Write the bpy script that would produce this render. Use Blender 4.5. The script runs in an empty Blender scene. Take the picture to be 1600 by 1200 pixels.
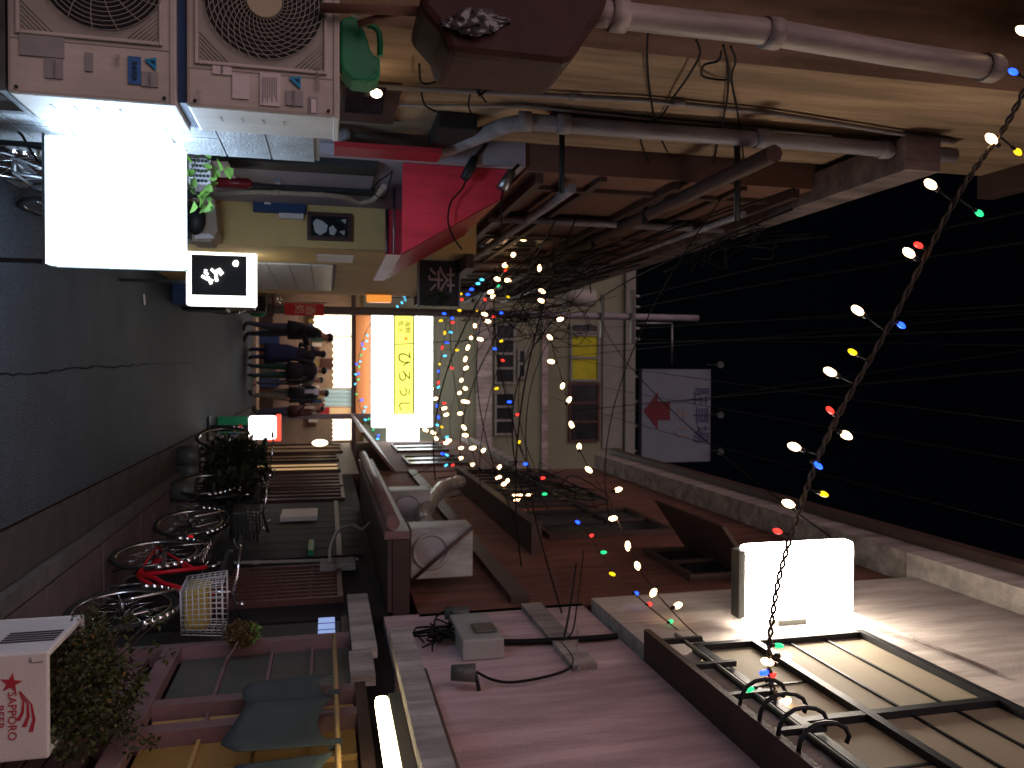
import bpy, math, random
from mathutils import Matrix, Vector
random.seed(7)
scene = bpy.context.scene

# ---------------------------------------------------------------- camera, sky, light, exposure
FOCAL = 1230.0                                  # pixels on a 1600 px wide frame
PITCH = math.atan(291 / FOCAL)
YAW = math.atan(22 / math.hypot(FOCAL, 291))
EYE = Vector((0, 0, 1.65))
FWD = Vector((math.sin(YAW) * math.cos(PITCH), math.cos(YAW) * math.cos(PITCH), math.sin(PITCH)))
RIGHT = Vector((math.cos(YAW), -math.sin(YAW), 0))
UP = RIGHT.cross(FWD)
cam_data = bpy.data.cameras.new('camera')
cam_data.sensor_width = 36
cam_data.lens = 36 * FOCAL / 1600
cam_data.clip_start = 0.05
cam_data.clip_end = 400
cam_data.dof.use_dof = True                   # hand-held phone at night: focus sits on the near things
cam_data.dof.focus_distance = 3.3
cam_data.dof.aperture_fstop = 3.6
cam = bpy.data.objects.new('camera', cam_data)
scene.collection.objects.link(cam)
# the phone was held on its side: picture-right is world up, picture-top is world left
rot = Matrix((UP, -RIGHT, -FWD)).transposed()
cam.matrix_world = Matrix.Translation(EYE) @ rot.to_4x4()
scene.camera = cam

world = bpy.data.worlds.new('World')
scene.world = world
world.use_nodes = True
wn = world.node_tree.nodes
wl = world.node_tree.links
sky = wn.new('ShaderNodeTexSky')
sky.sky_type = 'NISHITA'
sky.sun_disc = False
sky.sun_elevation = math.radians(28)
sky.sun_rotation = math.radians(218)
wl.new(sky.outputs[0], wn['Background'].inputs[0])
wn['Background'].inputs[1].default_value = 0.0004

night_fill_data = bpy.data.lights.new('night_fill', 'SUN')  # added soft fill from behind the camera, for the night street's glow
night_fill_data.energy = 1.25
night_fill_data.angle = math.radians(70)
night_fill_data.color = (1.0, 0.72, 0.74)
night_fill = bpy.data.objects.new('night_fill', night_fill_data)
scene.collection.objects.link(night_fill)
night_fill.rotation_euler = (math.radians(62), 0, math.radians(-38))

scene.view_settings.view_transform = 'Standard'
scene.view_settings.look = 'None'
scene.view_settings.gamma = 1
scene.view_settings.exposure = 0.0
scene.cycles.max_bounces = 4
scene.cycles.diffuse_bounces = 2
scene.cycles.glossy_bounces = 2
scene.cycles.transmission_bounces = 1
scene.cycles.use_denoising = True
scene.cycles.sample_clamp_indirect = 4.0

# ---------------------------------------------------------------- measuring the place
def ray(px, py):
    return FOCAL * FWD + (py - 600) * RIGHT + (px - 800) * UP
def at(axis, val, px, py):
    d = ray(px, py)
    return EYE + d * ((val - EYE[axis]) / d[axis])
def atX(px, py, X): return at(0, X, px, py)
def atY(px, py, Y): return at(1, Y, px, py)
def atZ(px, py, Z): return at(2, Z, px, py)
LW1, LW2, LW3, RW = -1.45, -1.31, -0.98, 1.75    # street faces of the buildings

# ---------------------------------------------------------------- mesh helpers
class MB:
    def __init__(s): s.v = []; s.f = []; s.sm = []
    def add(s, vs, fs, smooth=False):
        o = len(s.v); s.v += [Vector(v) for v in vs]
        for f in fs: s.f.append([o + i for i in f]); s.sm.append(smooth)
        return s
    def box(s, x0, x1, y0, y1, z0, z1):
        x0, x1 = sorted((x0, x1)); y0, y1 = sorted((y0, y1)); z0, z1 = sorted((z0, z1))
        return s.add([(x0,y0,z0),(x1,y0,z0),(x1,y1,z0),(x0,y1,z0),(x0,y0,z1),(x1,y0,z1),(x1,y1,z1),(x0,y1,z1)],
                     [(0,3,2,1),(4,5,6,7),(0,1,5,4),(1,2,6,5),(2,3,7,6),(3,0,4,7)])
    def cbox(s, c, sx, sy, sz, rot=None):
        M = rot or Matrix.Identity(3); c = Vector(c)
        vs = [c + M @ Vector((a*sx/2, b*sy/2, d*sz/2)) for d in (-1,1) for a, b in ((-1,-1),(1,-1),(1,1),(-1,1))]
        return s.add(vs, [(0,3,2,1),(4,5,6,7),(0,1,5,4),(1,2,6,5),(2,3,7,6),(3,0,4,7)])
    def prism(s, poly, ext):
        poly = [Vector(p) for p in poly]; ext = Vector(ext); n = len(poly)
        nrm = sum(((poly[i]-poly[0]).cross(poly[(i+1)%n]-poly[0]) for i in range(n)), Vector())
        if nrm.dot(ext) > 0: poly = poly[::-1]
        vs = poly + [p + ext for p in poly]
        fs = [tuple(range(n)), tuple(range(2*n-1, n-1, -1))]
        fs += [((i+1)%n, i, n+i, n+(i+1)%n) for i in range(n)]
        return s.add(vs, fs)
    def quad(s, a, b, c, d): return s.add([a, b, c, d], [(0,1,2,3)])
    def tube(s, pts, r, n=8, closed=False, smooth=True):
        pts = [Vector(p) for p in pts]; m = len(pts)
        rs = r if isinstance(r, (list, tuple)) else [r]*m
        vs = []; prev = None
        for i, p in enumerate(pts):
            if closed: t = pts[(i+1)%m] - pts[i-1]
            else: t = pts[min(i+1, m-1)] - pts[max(i-1, 0)]
            t = t.normalized() if t.length > 1e-9 else Vector((0,0,1))
            if prev is None:
                u = t.cross(Vector((0,0,1)))
                if u.length < .1: u = t.cross(Vector((1,0,0)))
            else: u = prev - t * prev.dot(t)
            u.normalize(); prev = u; w = t.cross(u)
            vs += [p + (u*math.cos(2*math.pi*k/n) + w*math.sin(2*math.pi*k/n))*rs[i] for k in range(n)]
        fs = []
        for i in range(m if closed else m-1):
            j = (i+1) % m
            fs += [(i*n+k, i*n+(k+1)%n, j*n+(k+1)%n, j*n+k) for k in range(n)]
        s.add(vs, fs, smooth)
        if not closed:
            o = len(s.v) - len(vs)
            s.f.append([o+k for k in range(n)][::-1]); s.sm.append(False)
            s.f.append([o+(m-1)*n+k for k in range(n)]); s.sm.append(False)
        return s
    def ball(s, c, rx, ry=None, rz=None, nu=10, nv=7):
        c = Vector(c); ry = ry or rx; rz = rz or rx
        vs = [c + Vector((0,0,rz))]
        for j in range(1, nv):
            th = math.pi*j/nv
            vs += [c + Vector((rx*math.sin(th)*math.cos(2*math.pi*i/nu), ry*math.sin(th)*math.sin(2*math.pi*i/nu), rz*math.cos(th))) for i in range(nu)]
        vs.append(c - Vector((0,0,rz)))
        fs = [(0, 1+i, 1+(i+1)%nu) for i in range(nu)]
        for j in range(nv-2):
            fs += [(1+j*nu+i, 1+(j+1)*nu+i, 1+(j+1)*nu+(i+1)%nu, 1+j*nu+(i+1)%nu) for i in range(nu)]
        L = len(vs)-1; b = 1+(nv-2)*nu
        fs += [(L, b+(i+1)%nu, b+i) for i in range(nu)]
        return s.add(vs, fs, True)
    def ring(s, c, R, r, axis='x', n=24, k=6, a0=0, a1=2*math.pi):
        c = Vector(c); full = abs(a1-a0) > 6.28
        pts = []
        for i in range(n if full else n+1):
            a = a0 + (a1-a0)*i/n
            ca, sa = R*math.cos(a), R*math.sin(a)
            pts.append(c + (Vector((0,ca,sa)) if axis=='x' else Vector((ca,0,sa)) if axis=='y' else Vector((ca,sa,0))))
        return s.tube(pts, r, k, closed=full)
    def disc(s, c, R, axis='y', depth=.01, n=24, smooth=False):
        c = Vector(c)
        f = lambda a: Vector((0,math.cos(a),math.sin(a))) if axis=='x' else Vector((math.cos(a),0,math.sin(a))) if axis=='y' else Vector((math.cos(a),math.sin(a),0))
        e = {'x':Vector((depth,0,0)),'y':Vector((0,depth,0)),'z':Vector((0,0,depth))}[axis]
        return s.prism([c + R*f(2*math.pi*i/n) for i in range(n)], e)

def grid_mb(q, nu, nv):
    return MB().add([q(i, j) for i in range(nu+1) for j in range(nv+1)], [(i*(nv+1)+j, (i+1)*(nv+1)+j, (i+1)*(nv+1)+j+1, i*(nv+1)+j+1) for i in range(nu) for j in range(nv)], True)
ROOTM = {}
def build_mesh(name, mb, mat, M=None):
    me = bpy.data.meshes.new(name)
    vs = [M @ v for v in mb.v] if M is not None else mb.v
    me.from_pydata([tuple(v) for v in vs], [], mb.f)
    me.polygons.foreach_set('use_smooth', mb.sm)
    mats = mat if isinstance(mat, (list, tuple)) else [mat]
    for m in mats: me.materials.append(m)
    me.update()
    return me
def link(name, data): 
    o = bpy.data.objects.new(name, data); scene.collection.objects.link(o); return o
def tag(o, label=None, cat=None, group=None, kind=None):
    if label: o['label'] = label
    if cat: o['category'] = cat
    if group: o['group'] = group
    if kind: o['kind'] = kind
    return o
def thing(name, label, cat, loc=(0,0,0), rotz=0, group=None):
    o = link(name, None); o.location = loc; o.rotation_euler = (0, 0, rotz); o.empty_display_size = .1
    ROOTM[o.name] = Matrix.Translation(Vector(loc)) @ Matrix.Rotation(rotz, 4, 'Z')
    return tag(o, label, cat, group)
def part(name, mb, mat, parent, local=False, bevel=0, kind=None, label=None):
    M = None if local else ROOTM[parent.name].inverted()
    o = link(name, build_mesh(name, mb, mat, M)); o.parent = parent
    ROOTM[o.name] = ROOTM[parent.name]
    if bevel:
        b = o.modifiers.new('bevel', 'BEVEL'); b.width = bevel; b.segments = 2; b.limit_method = 'ANGLE'
    tag(o, label, kind=kind)
    return o
def solo(name, mb, mat, label, cat, group=None, bevel=0, kind=None):
    c = sum(mb.v, Vector()) / len(mb.v); zmin = min(v.z for v in mb.v)
    base = Vector((c.x, c.y, zmin)); M = Matrix.Translation(-base)
    o = link(name, build_mesh(name, mb, mat, M)); o.location = base
    ROOTM[o.name] = Matrix.Translation(base)
    if bevel:
        b = o.modifiers.new('bevel', 'BEVEL'); b.width = bevel; b.segments = 2; b.limit_method = 'ANGLE'
    return tag(o, label, cat, group, kind)
def struct(name, mb, mat):
    o = link(name, build_mesh(name, mb, mat)); ROOTM[o.name] = Matrix.Identity(4)
    return tag(o, kind='structure')
def copy_tree(o, parent=None):
    c = o.copy(); scene.collection.objects.link(c); c.parent = parent
    ROOTM[c.name] = ROOTM[o.name]
    for ch in list(o.children): copy_tree(ch, c)
    return c
def pieces(name, mesh, parent, locs):
    for l in locs:
        o = link(name, mesh); o.parent = parent; o.location = l
def text_mb(txt, size=1.0, ext=.002, align='CENTER'):
    """letters in the XY plane, centred on the origin"""
    cu = bpy.data.curves.new('letters', 'FONT'); cu.body = txt; cu.size = size; cu.extrude = ext
    cu.align_x = align; cu.align_y = 'CENTER'; cu.resolution_u = 3
    o = link('letters', cu)
    me = o.evaluated_get(bpy.context.evaluated_depsgraph_get()).to_mesh()
    mb = MB(); mb.add([v.co.copy() for v in me.vertices], [tuple(p.vertices) for p in me.polygons])
    o.to_mesh_clear(); bpy.data.objects.remove(o); bpy.data.curves.remove(cu)
    return mb
def place_mb(mb, origin, ex, ey):
    """lay an XY drawing on a surface: drawing x along ex, drawing y along ey"""
    ex = Vector(ex).normalized(); ey = Vector(ey).normalized(); ez = ex.cross(ey); o = Vector(origin)
    mb.v = [o + ex*v.x + ey*v.y + ez*v.z for v in mb.v]
    return mb
def wr(px0, px1, py0, py1, X):
    """picture rectangle -> Y and Z range on a street-facing wall"""
    pm, qm = (px0+px1)/2, (py0+py1)/2
    ya, yb = atX(pm, py0, X).y, atX(pm, py1, X).y
    za, zb = atX(px0, qm, X).z, atX(px1, qm, X).z
    return min(ya,yb), max(ya,yb), min(za,zb), max(za,zb)
def rbox(mb, px0, px1, py0, py1, X=RW, d=.02, back=0.0):
    y0, y1, z0, z1 = wr(px0, px1, py0, py1, X); return mb.box(X-d, X+back, y0, y1, z0, z1)
def lbox(mb, px0, px1, py0, py1, X=LW1, d=.02, back=0.0):
    y0, y1, z0, z1 = wr(px0, px1, py0, py1, X); return mb.box(X-back, X+d, y0, y1, z0, z1)
def fr(px0, px1, py0, py1, Y):
    pm, qm = (px0+px1)/2, (py0+py1)/2
    xs = sorted((atY(pm, py0, Y).x, atY(pm, py1, Y).x)); zs = sorted((atY(px0, qm, Y).z, atY(px1, qm, Y).z))
    return xs[0], xs[1], zs[0], zs[1]
def fbox(mb, px0, px1, py0, py1, Y, d=.02):
    x0, x1, z0, z1 = fr(px0, px1, py0, py1, Y); return mb.box(x0, x1, Y, Y+d, z0, z1)

# ---------------------------------------------------------------- materials
def pm(name, col, rough=.7, var=.18, scale=5.0, bump=.15, metal=0.0, streak=0.0, spec=.28, fine=60.0, emit=None, stain=0.0):
    m = bpy.data.materials.new(name); m.use_nodes = True
    n, l = m.node_tree.nodes, m.node_tree.links
    b = n['Principled BSDF']
    b.inputs['Roughness'].default_value = rough; b.inputs['Metallic'].default_value = metal
    b.inputs['Specular IOR Level'].default_value = spec
    tc = n.new('ShaderNodeTexCoord'); mp = n.new('ShaderNodeMapping')
    l.new(tc.outputs['Object'], mp.inputs['Vector'])
    if streak: mp.inputs['Scale'].default_value = (1, 1, 1 - streak)
    nz = n.new('ShaderNodeTexNoise'); nz.inputs['Scale'].default_value = scale; nz.inputs['Detail'].default_value = 6
    nz.inputs['Roughness'].default_value = .65
    l.new(mp.outputs[0], nz.inputs['Vector'])
    rp = n.new('ShaderNodeValToRGB')
    rp.color_ramp.elements[0].position = .3; rp.color_ramp.elements[1].position = .72
    rp.color_ramp.elements[0].color = [c*(1-var) for c in col] + [1]
    rp.color_ramp.elements[1].color = [min(1, c*(1+var)) for c in col] + [1]
    l.new(nz.outputs['Fac'], rp.inputs[0]); l.new(rp.outputs[0], b.inputs['Base Color'])
    if stain:
        m3 = n.new('ShaderNodeMapping'); m3.inputs['Scale'].default_value = (2.6, 2.6, .35)
        l.new(tc.outputs['Object'], m3.inputs['Vector'])
        n3 = n.new('ShaderNodeTexNoise'); n3.inputs['Scale'].default_value = 2.2; n3.inputs['Detail'].default_value = 8; n3.inputs['Roughness'].default_value = .7
        l.new(m3.outputs[0], n3.inputs['Vector'])
        r3 = n.new('ShaderNodeMapRange'); r3.inputs['From Min'].default_value = .40; r3.inputs['From Max'].default_value = .62
        r3.inputs['To Min'].default_value = 1 - stain; r3.inputs['To Max'].default_value = 1.0
        l.new(n3.outputs['Fac'], r3.inputs['Value'])
        v3 = n.new('ShaderNodeVectorMath'); v3.operation = 'SCALE'
        l.new(rp.outputs[0], v3.inputs[0]); l.new(r3.outputs[0], v3.inputs['Scale']); l.new(v3.outputs[0], b.inputs['Base Color'])
    if bump:
        n2 = n.new('ShaderNodeTexNoise'); n2.inputs['Scale'].default_value = fine; n2.inputs['Detail'].default_value = 4
        l.new(tc.outputs['Object'], n2.inputs['Vector'])
        bp = n.new('ShaderNodeBump'); bp.inputs['Strength'].default_value = bump; bp.inputs['Distance'].default_value = .02
        l.new(n2.outputs['Fac'], bp.inputs['Height']); l.new(bp.outputs[0], b.inputs['Normal'])
    mr = n.new('ShaderNodeMath'); mr.operation = 'MULTIPLY_ADD'
    mr.inputs[1].default_value = .25; mr.inputs[2].default_value = max(0, rough-.12); mr.use_clamp = True
    l.new(nz.outputs['Fac'], mr.inputs[0]); l.new(mr.outputs[0], b.inputs['Roughness'])
    if emit:
        b.inputs['Emission Color'].default_value = list(emit[0]) + [1]; b.inputs['Emission Strength'].default_value = emit[1]
    return m
def em(name, col, strength, sample=True):
    m = bpy.data.materials.new(name); m.use_nodes = True
    b = m.node_tree.nodes['Principled BSDF']
    b.inputs['Base Color'].default_value = list(col) + [1]; b.inputs['Roughness'].default_value = .4
    b.inputs['Emission Color'].default_value = list(col) + [1]; b.inputs['Emission Strength'].default_value = strength
    if not sample: m.cycles.emission_sampling = 'NONE'
    return m
def asphalt():
    m = pm('asphalt', (.050,.055,.068), .7, .4, 1.1, 0, spec=.2)
    n, l = m.node_tree.nodes, m.node_tree.links; b = n['Principled BSDF']
    tc = n.new('ShaderNodeTexCoord')
    vo = n.new('ShaderNodeTexVoronoi'); vo.inputs['Scale'].default_value = 110
    l.new(tc.outputs['Object'], vo.inputs['Vector'])
    gn = n.new('ShaderNodeTexNoise'); gn.inputs['Scale'].default_value = 75; gn.inputs['Detail'].default_value = 3; gn.inputs['Roughness'].default_value = .8
    l.new(tc.outputs['Object'], gn.inputs['Vector'])
    gr = n.new('ShaderNodeMapRange'); gr.inputs['From Min'].default_value = .34; gr.inputs['From Max'].default_value = .68; gr.inputs['To Min'].default_value = .35; gr.inputs['To Max'].default_value = 2.1
    l.new(gn.outputs['Fac'], gr.inputs['Value'])
    base = b.inputs['Base Color'].links[0].from_socket
    mx = n.new('ShaderNodeVectorMath'); mx.operation = 'SCALE'
    l.new(base, mx.inputs[0]); l.new(gr.outputs[0], mx.inputs['Scale']); l.new(mx.outputs[0], b.inputs['Base Color'])
    bp = n.new('ShaderNodeBump'); bp.inputs['Strength'].default_value = .8; bp.inputs['Distance'].default_value = .012
    l.new(vo.outputs['Distance'], bp.inputs['Height']); l.new(bp.outputs[0], b.inputs['Normal'])
    return m
M = {}
M['asphalt'] = asphalt()
M['crack'] = pm('tar', (.010,.010,.012), .95, .2, 20, .2, spec=.05)
M['earth'] = pm('earth', (.05,.045,.04), .9, .2, 2, .2)
M['concrete'] = pm('concrete', (.26,.25,.24), .85, .25, 4, .3)
M['kerbstone'] = pm('kerbstone', (.11,.095,.085), .85, .3, 6, .3)
M['gutterstone'] = pm('gutterstone', (.07,.056,.048), .85, .3, 6, .3)
M['slab'] = pm('pinkslab', (.13,.09,.085), .8, .25, 5, .25)
M['block'] = pm('block', (.36,.37,.38), .9, .22, 9, .5, fine=90)
M['cream'] = pm('creamwall', (.36,.245,.155), .85, .3, 1.5, .25, streak=.85, stain=.45)
M['brownwall'] = pm('brownwall', (.15,.075,.055), .85, .25, 1.5, .2, streak=.8)
M['darkbrown'] = pm('darkbrown', (.07,.04,.032), .6, .3, 4, .15)
M['yellow'] = pm('yellowwall', (.66,.46,.20), .8, .12, 2, .25)
M['beige'] = pm('beigewall', (.42,.32,.24), .8, .15, 2, .2)
M['tile'] = pm('whitetile', (.55,.55,.56), .35, .1, 3, .05)
M['lilac'] = pm('lilacdoor', (.36,.32,.37), .6, .12, 2, .1)
M['acbody'] = pm('acbody', (.58,.52,.47), .5, .12, 3, .05, stain=.18)
M['acdark'] = pm('acdark', (.02,.02,.022), .6, .2, 5, 0)
M['acgrille'] = pm('acgrille', (.36,.33,.29), .5, .15, 8, 0)
M['achub'] = pm('achub', (.50,.44,.30), .5, .1, 4, 0)
M['sticker'] = pm('sticker', (.70,.62,.62), .5, .08, 30, 0)
M['stickergrey'] = pm('stickergrey', (.33,.31,.32), .5, .1, 20, 0)
M['blueprint'] = pm('blueprint', (.05,.16,.42), .5, .25, 40, 0)
M['cyan'] = pm('cyanprint', (.02,.30,.55), .5, .05, 5, 0)
M['inkblue'] = pm('inkblue', (.02,.05,.14), .5, .1, 5, 0)
M['ink'] = pm('ink', (.03,.03,.035), .6, .1, 5, 0)
M['fadedink'] = pm('fadedink', (.32,.28,.27), .6, .1, 5, 0)
M['redink'] = pm('redink', (.34,.03,.045), .5, .15, 10, 0)
M['green'] = pm('greenplastic', (.02,.22,.10), .35, .15, 4, .03)
M['redfab'] = pm('redvinyl', (.72,.045,.075), .5, .15, 2, .1, stain=.3)
M['extred'] = pm('extinguisherred', (.14,.008,.012), .4, .1, 4, 0)
M['reddark'] = pm('redtrimshade', (.30,.02,.03), .5, .12, 2, .1)
M['pipe'] = pm('greypipe', (.30,.27,.29), .5, .2, 3, .05, stain=.45)
M['pipelight'] = pm('palepipe', (.48,.40,.37), .5, .2, 3, .05, streak=.8, stain=.45)
M['vinylbrown'] = pm('brownvinyl', (.055,.02,.014), .6, .3, 5, .2, fine=12)
M['plastic'] = pm('clearplastic', (.10,.085,.09), .15, .4, 6, .5, fine=14, spec=.7)
M['black'] = pm('blackmetal', (.015,.015,.017), .5, .2, 6, .05)
M['blackcable'] = pm('blackcable', (.009,.008,.008), .7, .1, 6, 0, spec=.15)
M['stringcable'] = pm('stringcable', (.04,.028,.022), .5, .2, 6, 0, spec=.5)
M['greycable'] = pm('greycable', (.30,.27,.26), .6, .1, 6, 0)
M['chrome'] = pm('chrome', (.75,.75,.76), .18, .05, 5, 0, metal=1)
M['steel'] = pm('steel', (.28,.28,.29), .4, .15, 8, .05, metal=1)
M['rubber'] = pm('rubber', (.02,.02,.02), .8, .1, 8, 0)
M['redpaint'] = pm('redpaint', (.50,.01,.02), .3, .08, 5, 0)
M['blackpaint'] = pm('blackpaint', (.02,.02,.025), .3, .1, 5, 0)
M['silverpaint'] = pm('silverpaint', (.40,.42,.45), .35, .1, 5, 0, metal=.6)
M['pinkwall'] = pm('pinkwall', (.58,.41,.42), .85, .2, 1.1, .3, streak=.6, stain=.35)
M['whitewall'] = pm('whitewall', (.55,.48,.43), .85, .22, 1.2, .3, streak=.7, stain=.4)
M['orangewall'] = pm('orangewall', (.22,.09,.065), .85, .35, 1.0, .25, streak=.7, stain=.45)
M['mauve'] = pm('mauvewood', (.17,.10,.105), .65, .2, 5, .1)
M['wood'] = pm('darkwood', (.05,.028,.022), .55, .3, 5, .15, streak=.8)
M['redwood'] = pm('redwood', (.075,.03,.025), .5, .25, 5, .1)
M['blackwall'] = pm('blackboards', (.016,.014,.017), .7, .3, 3, .1, spec=.12)
M['graypanel'] = pm('greypanel', (.07,.075,.068), .35, .15, 3, .05)
M['fascia'] = pm('fascia', (.40,.34,.31), .85, .25, 3, .3, stain=.5)
M['copingstone'] = pm('copingstone', (.26,.20,.19), .85, .25, 3, .3, stain=.5)
M['gutter'] = pm('eavegutter', (.15,.08,.07), .5, .25, 4, .1)
M['amber'] = pm('amberglass', (.14,.08,.03), .5, .3, 2.5, .1, emit=((1,.50,.12), .03))
M['amberrail'] = pm('amberrail', (.42,.26,.10), .5, .2, 6, .05)
M['noren'] = pm('norencloth', (.045,.058,.062), .9, .2, 3, .2)
M['whiteac'] = pm('whiteac', (.40,.38,.35), .5, .2, 5, .05, stain=.4)
M['meter'] = pm('meterbox', (.30,.29,.27), .6, .12, 4, .05)
M['beigeglass'] = pm('beigeglass', (.30,.25,.17), .75, .15, 2, .05)
M['foam'] = pm('foam', (.52,.48,.48), .8, .06, 6, .15, fine=120)
M['soil'] = pm('soil', (.05,.03,.02), .95, .3, 20, .4)
M['leaf'] = pm('leaf', (.032,.038,.010), .5, .4, 14, 0)
M['leafdark'] = pm('leafdark', (.018,.022,.008), .55, .45, 12, 0)
M['ivyleaf'] = pm('ivyleaf', (.11,.22,.04), .45, .3, 14, 0)
M['driedball'] = pm('driedball', (.09,.055,.02), .8, .4, 18, 0)
M['cardboard'] = pm('cardboard', (.36,.27,.20), .85, .1, 5, .05)
M['endcream'] = pm('endcream', (.20,.205,.14), .8, .1, 2, .1)
M['endgrey'] = pm('endgrey', (.20,.20,.18), .8, .15, 2, .1)
M['glass'] = pm('darkglass', (.010,.012,.015), .25, .2, 2, 0, spec=.3)
M['curtainyellow'] = pm('yellowcurtain', (.40,.38,.02), .8, .2, 4, .1)
M['board'] = pm('billboard', (.13,.15,.19), .6, .08, 2, 0)
M['boardred'] = pm('boardred', (.10,.010,.018), .6, .2, 5, 0)
M['boardblue'] = pm('boardblue', (.025,.035,.10), .6, .1, 5, 0)
M['skin'] = pm('skin', (.45,.26,.19), .55, .08, 20, 0)
M['hair'] = pm('hair', (.012,.010,.010), .5, .2, 30, 0)
M['navy'] = pm('navycloth', (.018,.022,.07), .85, .2, 8, .1)
M['suit'] = pm('darksuit', (.022,.022,.030), .85, .2, 8, .1)
M['jeans'] = pm('jeans', (.05,.06,.09), .85, .2, 8, .1)
M['greentrouser'] = pm('greentrouser', (.02,.06,.05), .85, .2, 8, .1)
M['greytrouser'] = pm('greytrouser', (.19,.18,.15), .85, .2, 8, .1)
M['whiteshirt'] = pm('whiteshirt', (.60,.60,.68), .85, .1, 8, .1)
M['yellowshirt'] = pm('yellowshirt', (.40,.30,.08), .85, .1, 8, .1)
M['shoe'] = pm('shoe', (.02,.018,.016), .5, .1, 8, 0)
M['pinkwood'] = pm('pinkwood', (.40,.29,.22), .7, .15, 5, .1)
M['bluetarp'] = pm('bluetarp', (.03,.08,.30), .5, .2, 8, .3)
M['warmshop'] = pm('warmshop', (.42,.26,.14), .7, .25, 3, .05)
M['floorwarm'] = pm('floorwarm', (.38,.24,.16), .6, .15, 5, .05)
# things that give off light
M['signwhite'] = em('signwhite', (.56,.76,1.0), 20.0)
M['signframe'] = em('signframe', (.97,.98,.90), 3.0)
M['signfar'] = em('signfar', (.93,.98,1.0), 7.0)
M['signyellow'] = em('signyellow', (1.0,.95,.16), 1.25)
M['lightbox'] = em('lightboxface', (1.0,.88,.74), 40.0)
M['fluor'] = em('fluorescent', (1.0,.84,.48), 14.0)
M['orangefascia'] = em('orangefascia', (.62,.22,.07), .09)
M['norenlit'] = em('norenlit', (1.0,.86,.66), 2.0)
M['norenlit2'] = em('norenlitgrey', (.62,.78,.72), .22)
M['lantern'] = em('lantern', (1.0,.82,.50), 5.0)
M['redrim'] = em('redrim', (1.0,.10,.06), 1.2)
M['bluepane'] = em('bluepane', (.35,.50,.95), .55)
M['boxgold'] = em('goldwindow', (1.0,.62,.28), .45)
BULB = {'w': em('bulbwarm', (1.0,.62,.30), 8.0), 'b': em('bulbblue', (.012,.07,1.0), 4.0, False), 'r': em('bulbred', (1.0,.035,.025), 2.2, False),
        'g': em('bulbgreen', (.02,.62,.22), 1.6, False), 'y': em('bulbyellow', (1.0,.62,.01), 1.6, False), 't': em('bulbteal', (.08,.55,.85), 2.2, False)}

# ================================================================ THE SETTING
struct('ground', MB().box(-80, 80, -60, 120, -.30, -.14), M['earth'])
road = struct('road', MB().box(-1.9, .84, -3, 30, -.13, 0), M['asphalt'])
def flat_strip(px_pts, w0, z, jit=.012):
    mb = MB(); pts = []
    for (a, b), (c, d) in zip(px_pts[:-1], px_pts[1:]):
        for k in range(6):
            t = k/6; q = atZ(a+(c-a)*t, b+(d-b)*t, z); pts.append(Vector((q.x+random.uniform(-jit, jit), q.y, z)))
    for p, q in zip(pts[:-1], pts[1:]):
        w = w0*random.uniform(.5, 1.3)
        mb.quad((p.x-w,p.y,z),(p.x+w,p.y,z),(q.x+w,q.y,z),(q.x-w,q.y,z))
    return mb
part('crack', flat_strip([(0,586),(62,585),(125,575),(187,572),(230,570),(312,566)], .005, .004), M['crack'], road)
random.seed(11)
q = atZ(226,468,.01)
part('litter', MB().cbox((q.x,q.y,.008), .10, .035, .008, Matrix.Rotation(.5,3,'Z')), M['sticker'], road)
# gutter with its lids, and the paved forecourt behind it
gut = struct('gutter', MB().box(.85, 1.17, -1, 20, -.13, -.035), M['gutterstone'])
lid = build_mesh('gutter_cover', MB().box(-.15, .15, -.292, .292, -.034, -.004), M['gutterstone'])
pieces('gutter_cover', lid, gut, [(1.01, -.7 + .6*i, random.uniform(-.006, .004)) for i in range(34)])
curb = struct('kerb', MB().box(1.17, 1.27, -1, 20, -.13, .055), M['kerbstone'])
fore = struct('forecourt', MB().box(1.275, 2.2, -1, 20, -.13, .035), M['gutterstone'])
sl = build_mesh('paving_slab', MB().box(-.225, .225, -.29, .29, .036, .058), M['slab'])
pieces('paving_slab', sl, fore, [(1.51, -.6 + .6*i, random.uniform(-.004, .006)) for i in range(24)])
lp = struct('pavement', MB().box(-1.44, -1.0, 3.95, 4.88, .001, .05), M['concrete'])
slb = build_mesh('paving_slab', MB().box(-.2, .2, -.2, .2, .051, .066), M['concrete'])
pieces('paving_slab', slb, lp, [(-1.22, 4.18, 0), (-1.22, 4.62, .003)])

# ================================================================ LEFT SIDE
def windowed(name, parent, x, y0, y1, z0, z1, n, frame, glass, d=.05, side=1, nh=1):
    """window frame with its own panes on a street-facing wall (side 1: left wall, -1: right wall)"""
    mb = MB(); t = .045
    mb.box(x, x+side*d, y0, y1, z0, z0+t).box(x, x+side*d, y0, y1, z1-t, z1)
    for k in range(n+1):
        yy = y0 + (y1-y0-t)*k/n; mb.box(x, x+side*d*.94, yy, yy+t, z0+t, z1-t)
    w = part(name, mb, frame, parent)
    for k in range(n):
        ya = y0 + (y1-y0-t)*k/n + t; yb = y0 + (y1-y0-t)*(k+1)/n
        for j in range(nh):
            za = z0+t+(z1-z0-2*t)*j/nh; zb = z0+t+(z1-z0-2*t)*(j+1)/nh - (.02 if j < nh-1 else 0)
            part('pane', MB().box(x+side*.004, x+side*d*.4, ya, yb, za, zb), glass, w)
    return w
# setback dark house right beside the camera
h = thing('house', 'dark brown setback house wall behind the stacked outdoor units', 'house', (-2.6, 1, 0))
part('wall', MB().box(-5, -2.15, 2.3, 3.34, -.1, 6.6), M['brownwall'], h)
part('eave', MB().box(-2.145, -1.75, 2.3, 3.2, 5.2, 5.32), M['darkbrown'], h)

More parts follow.
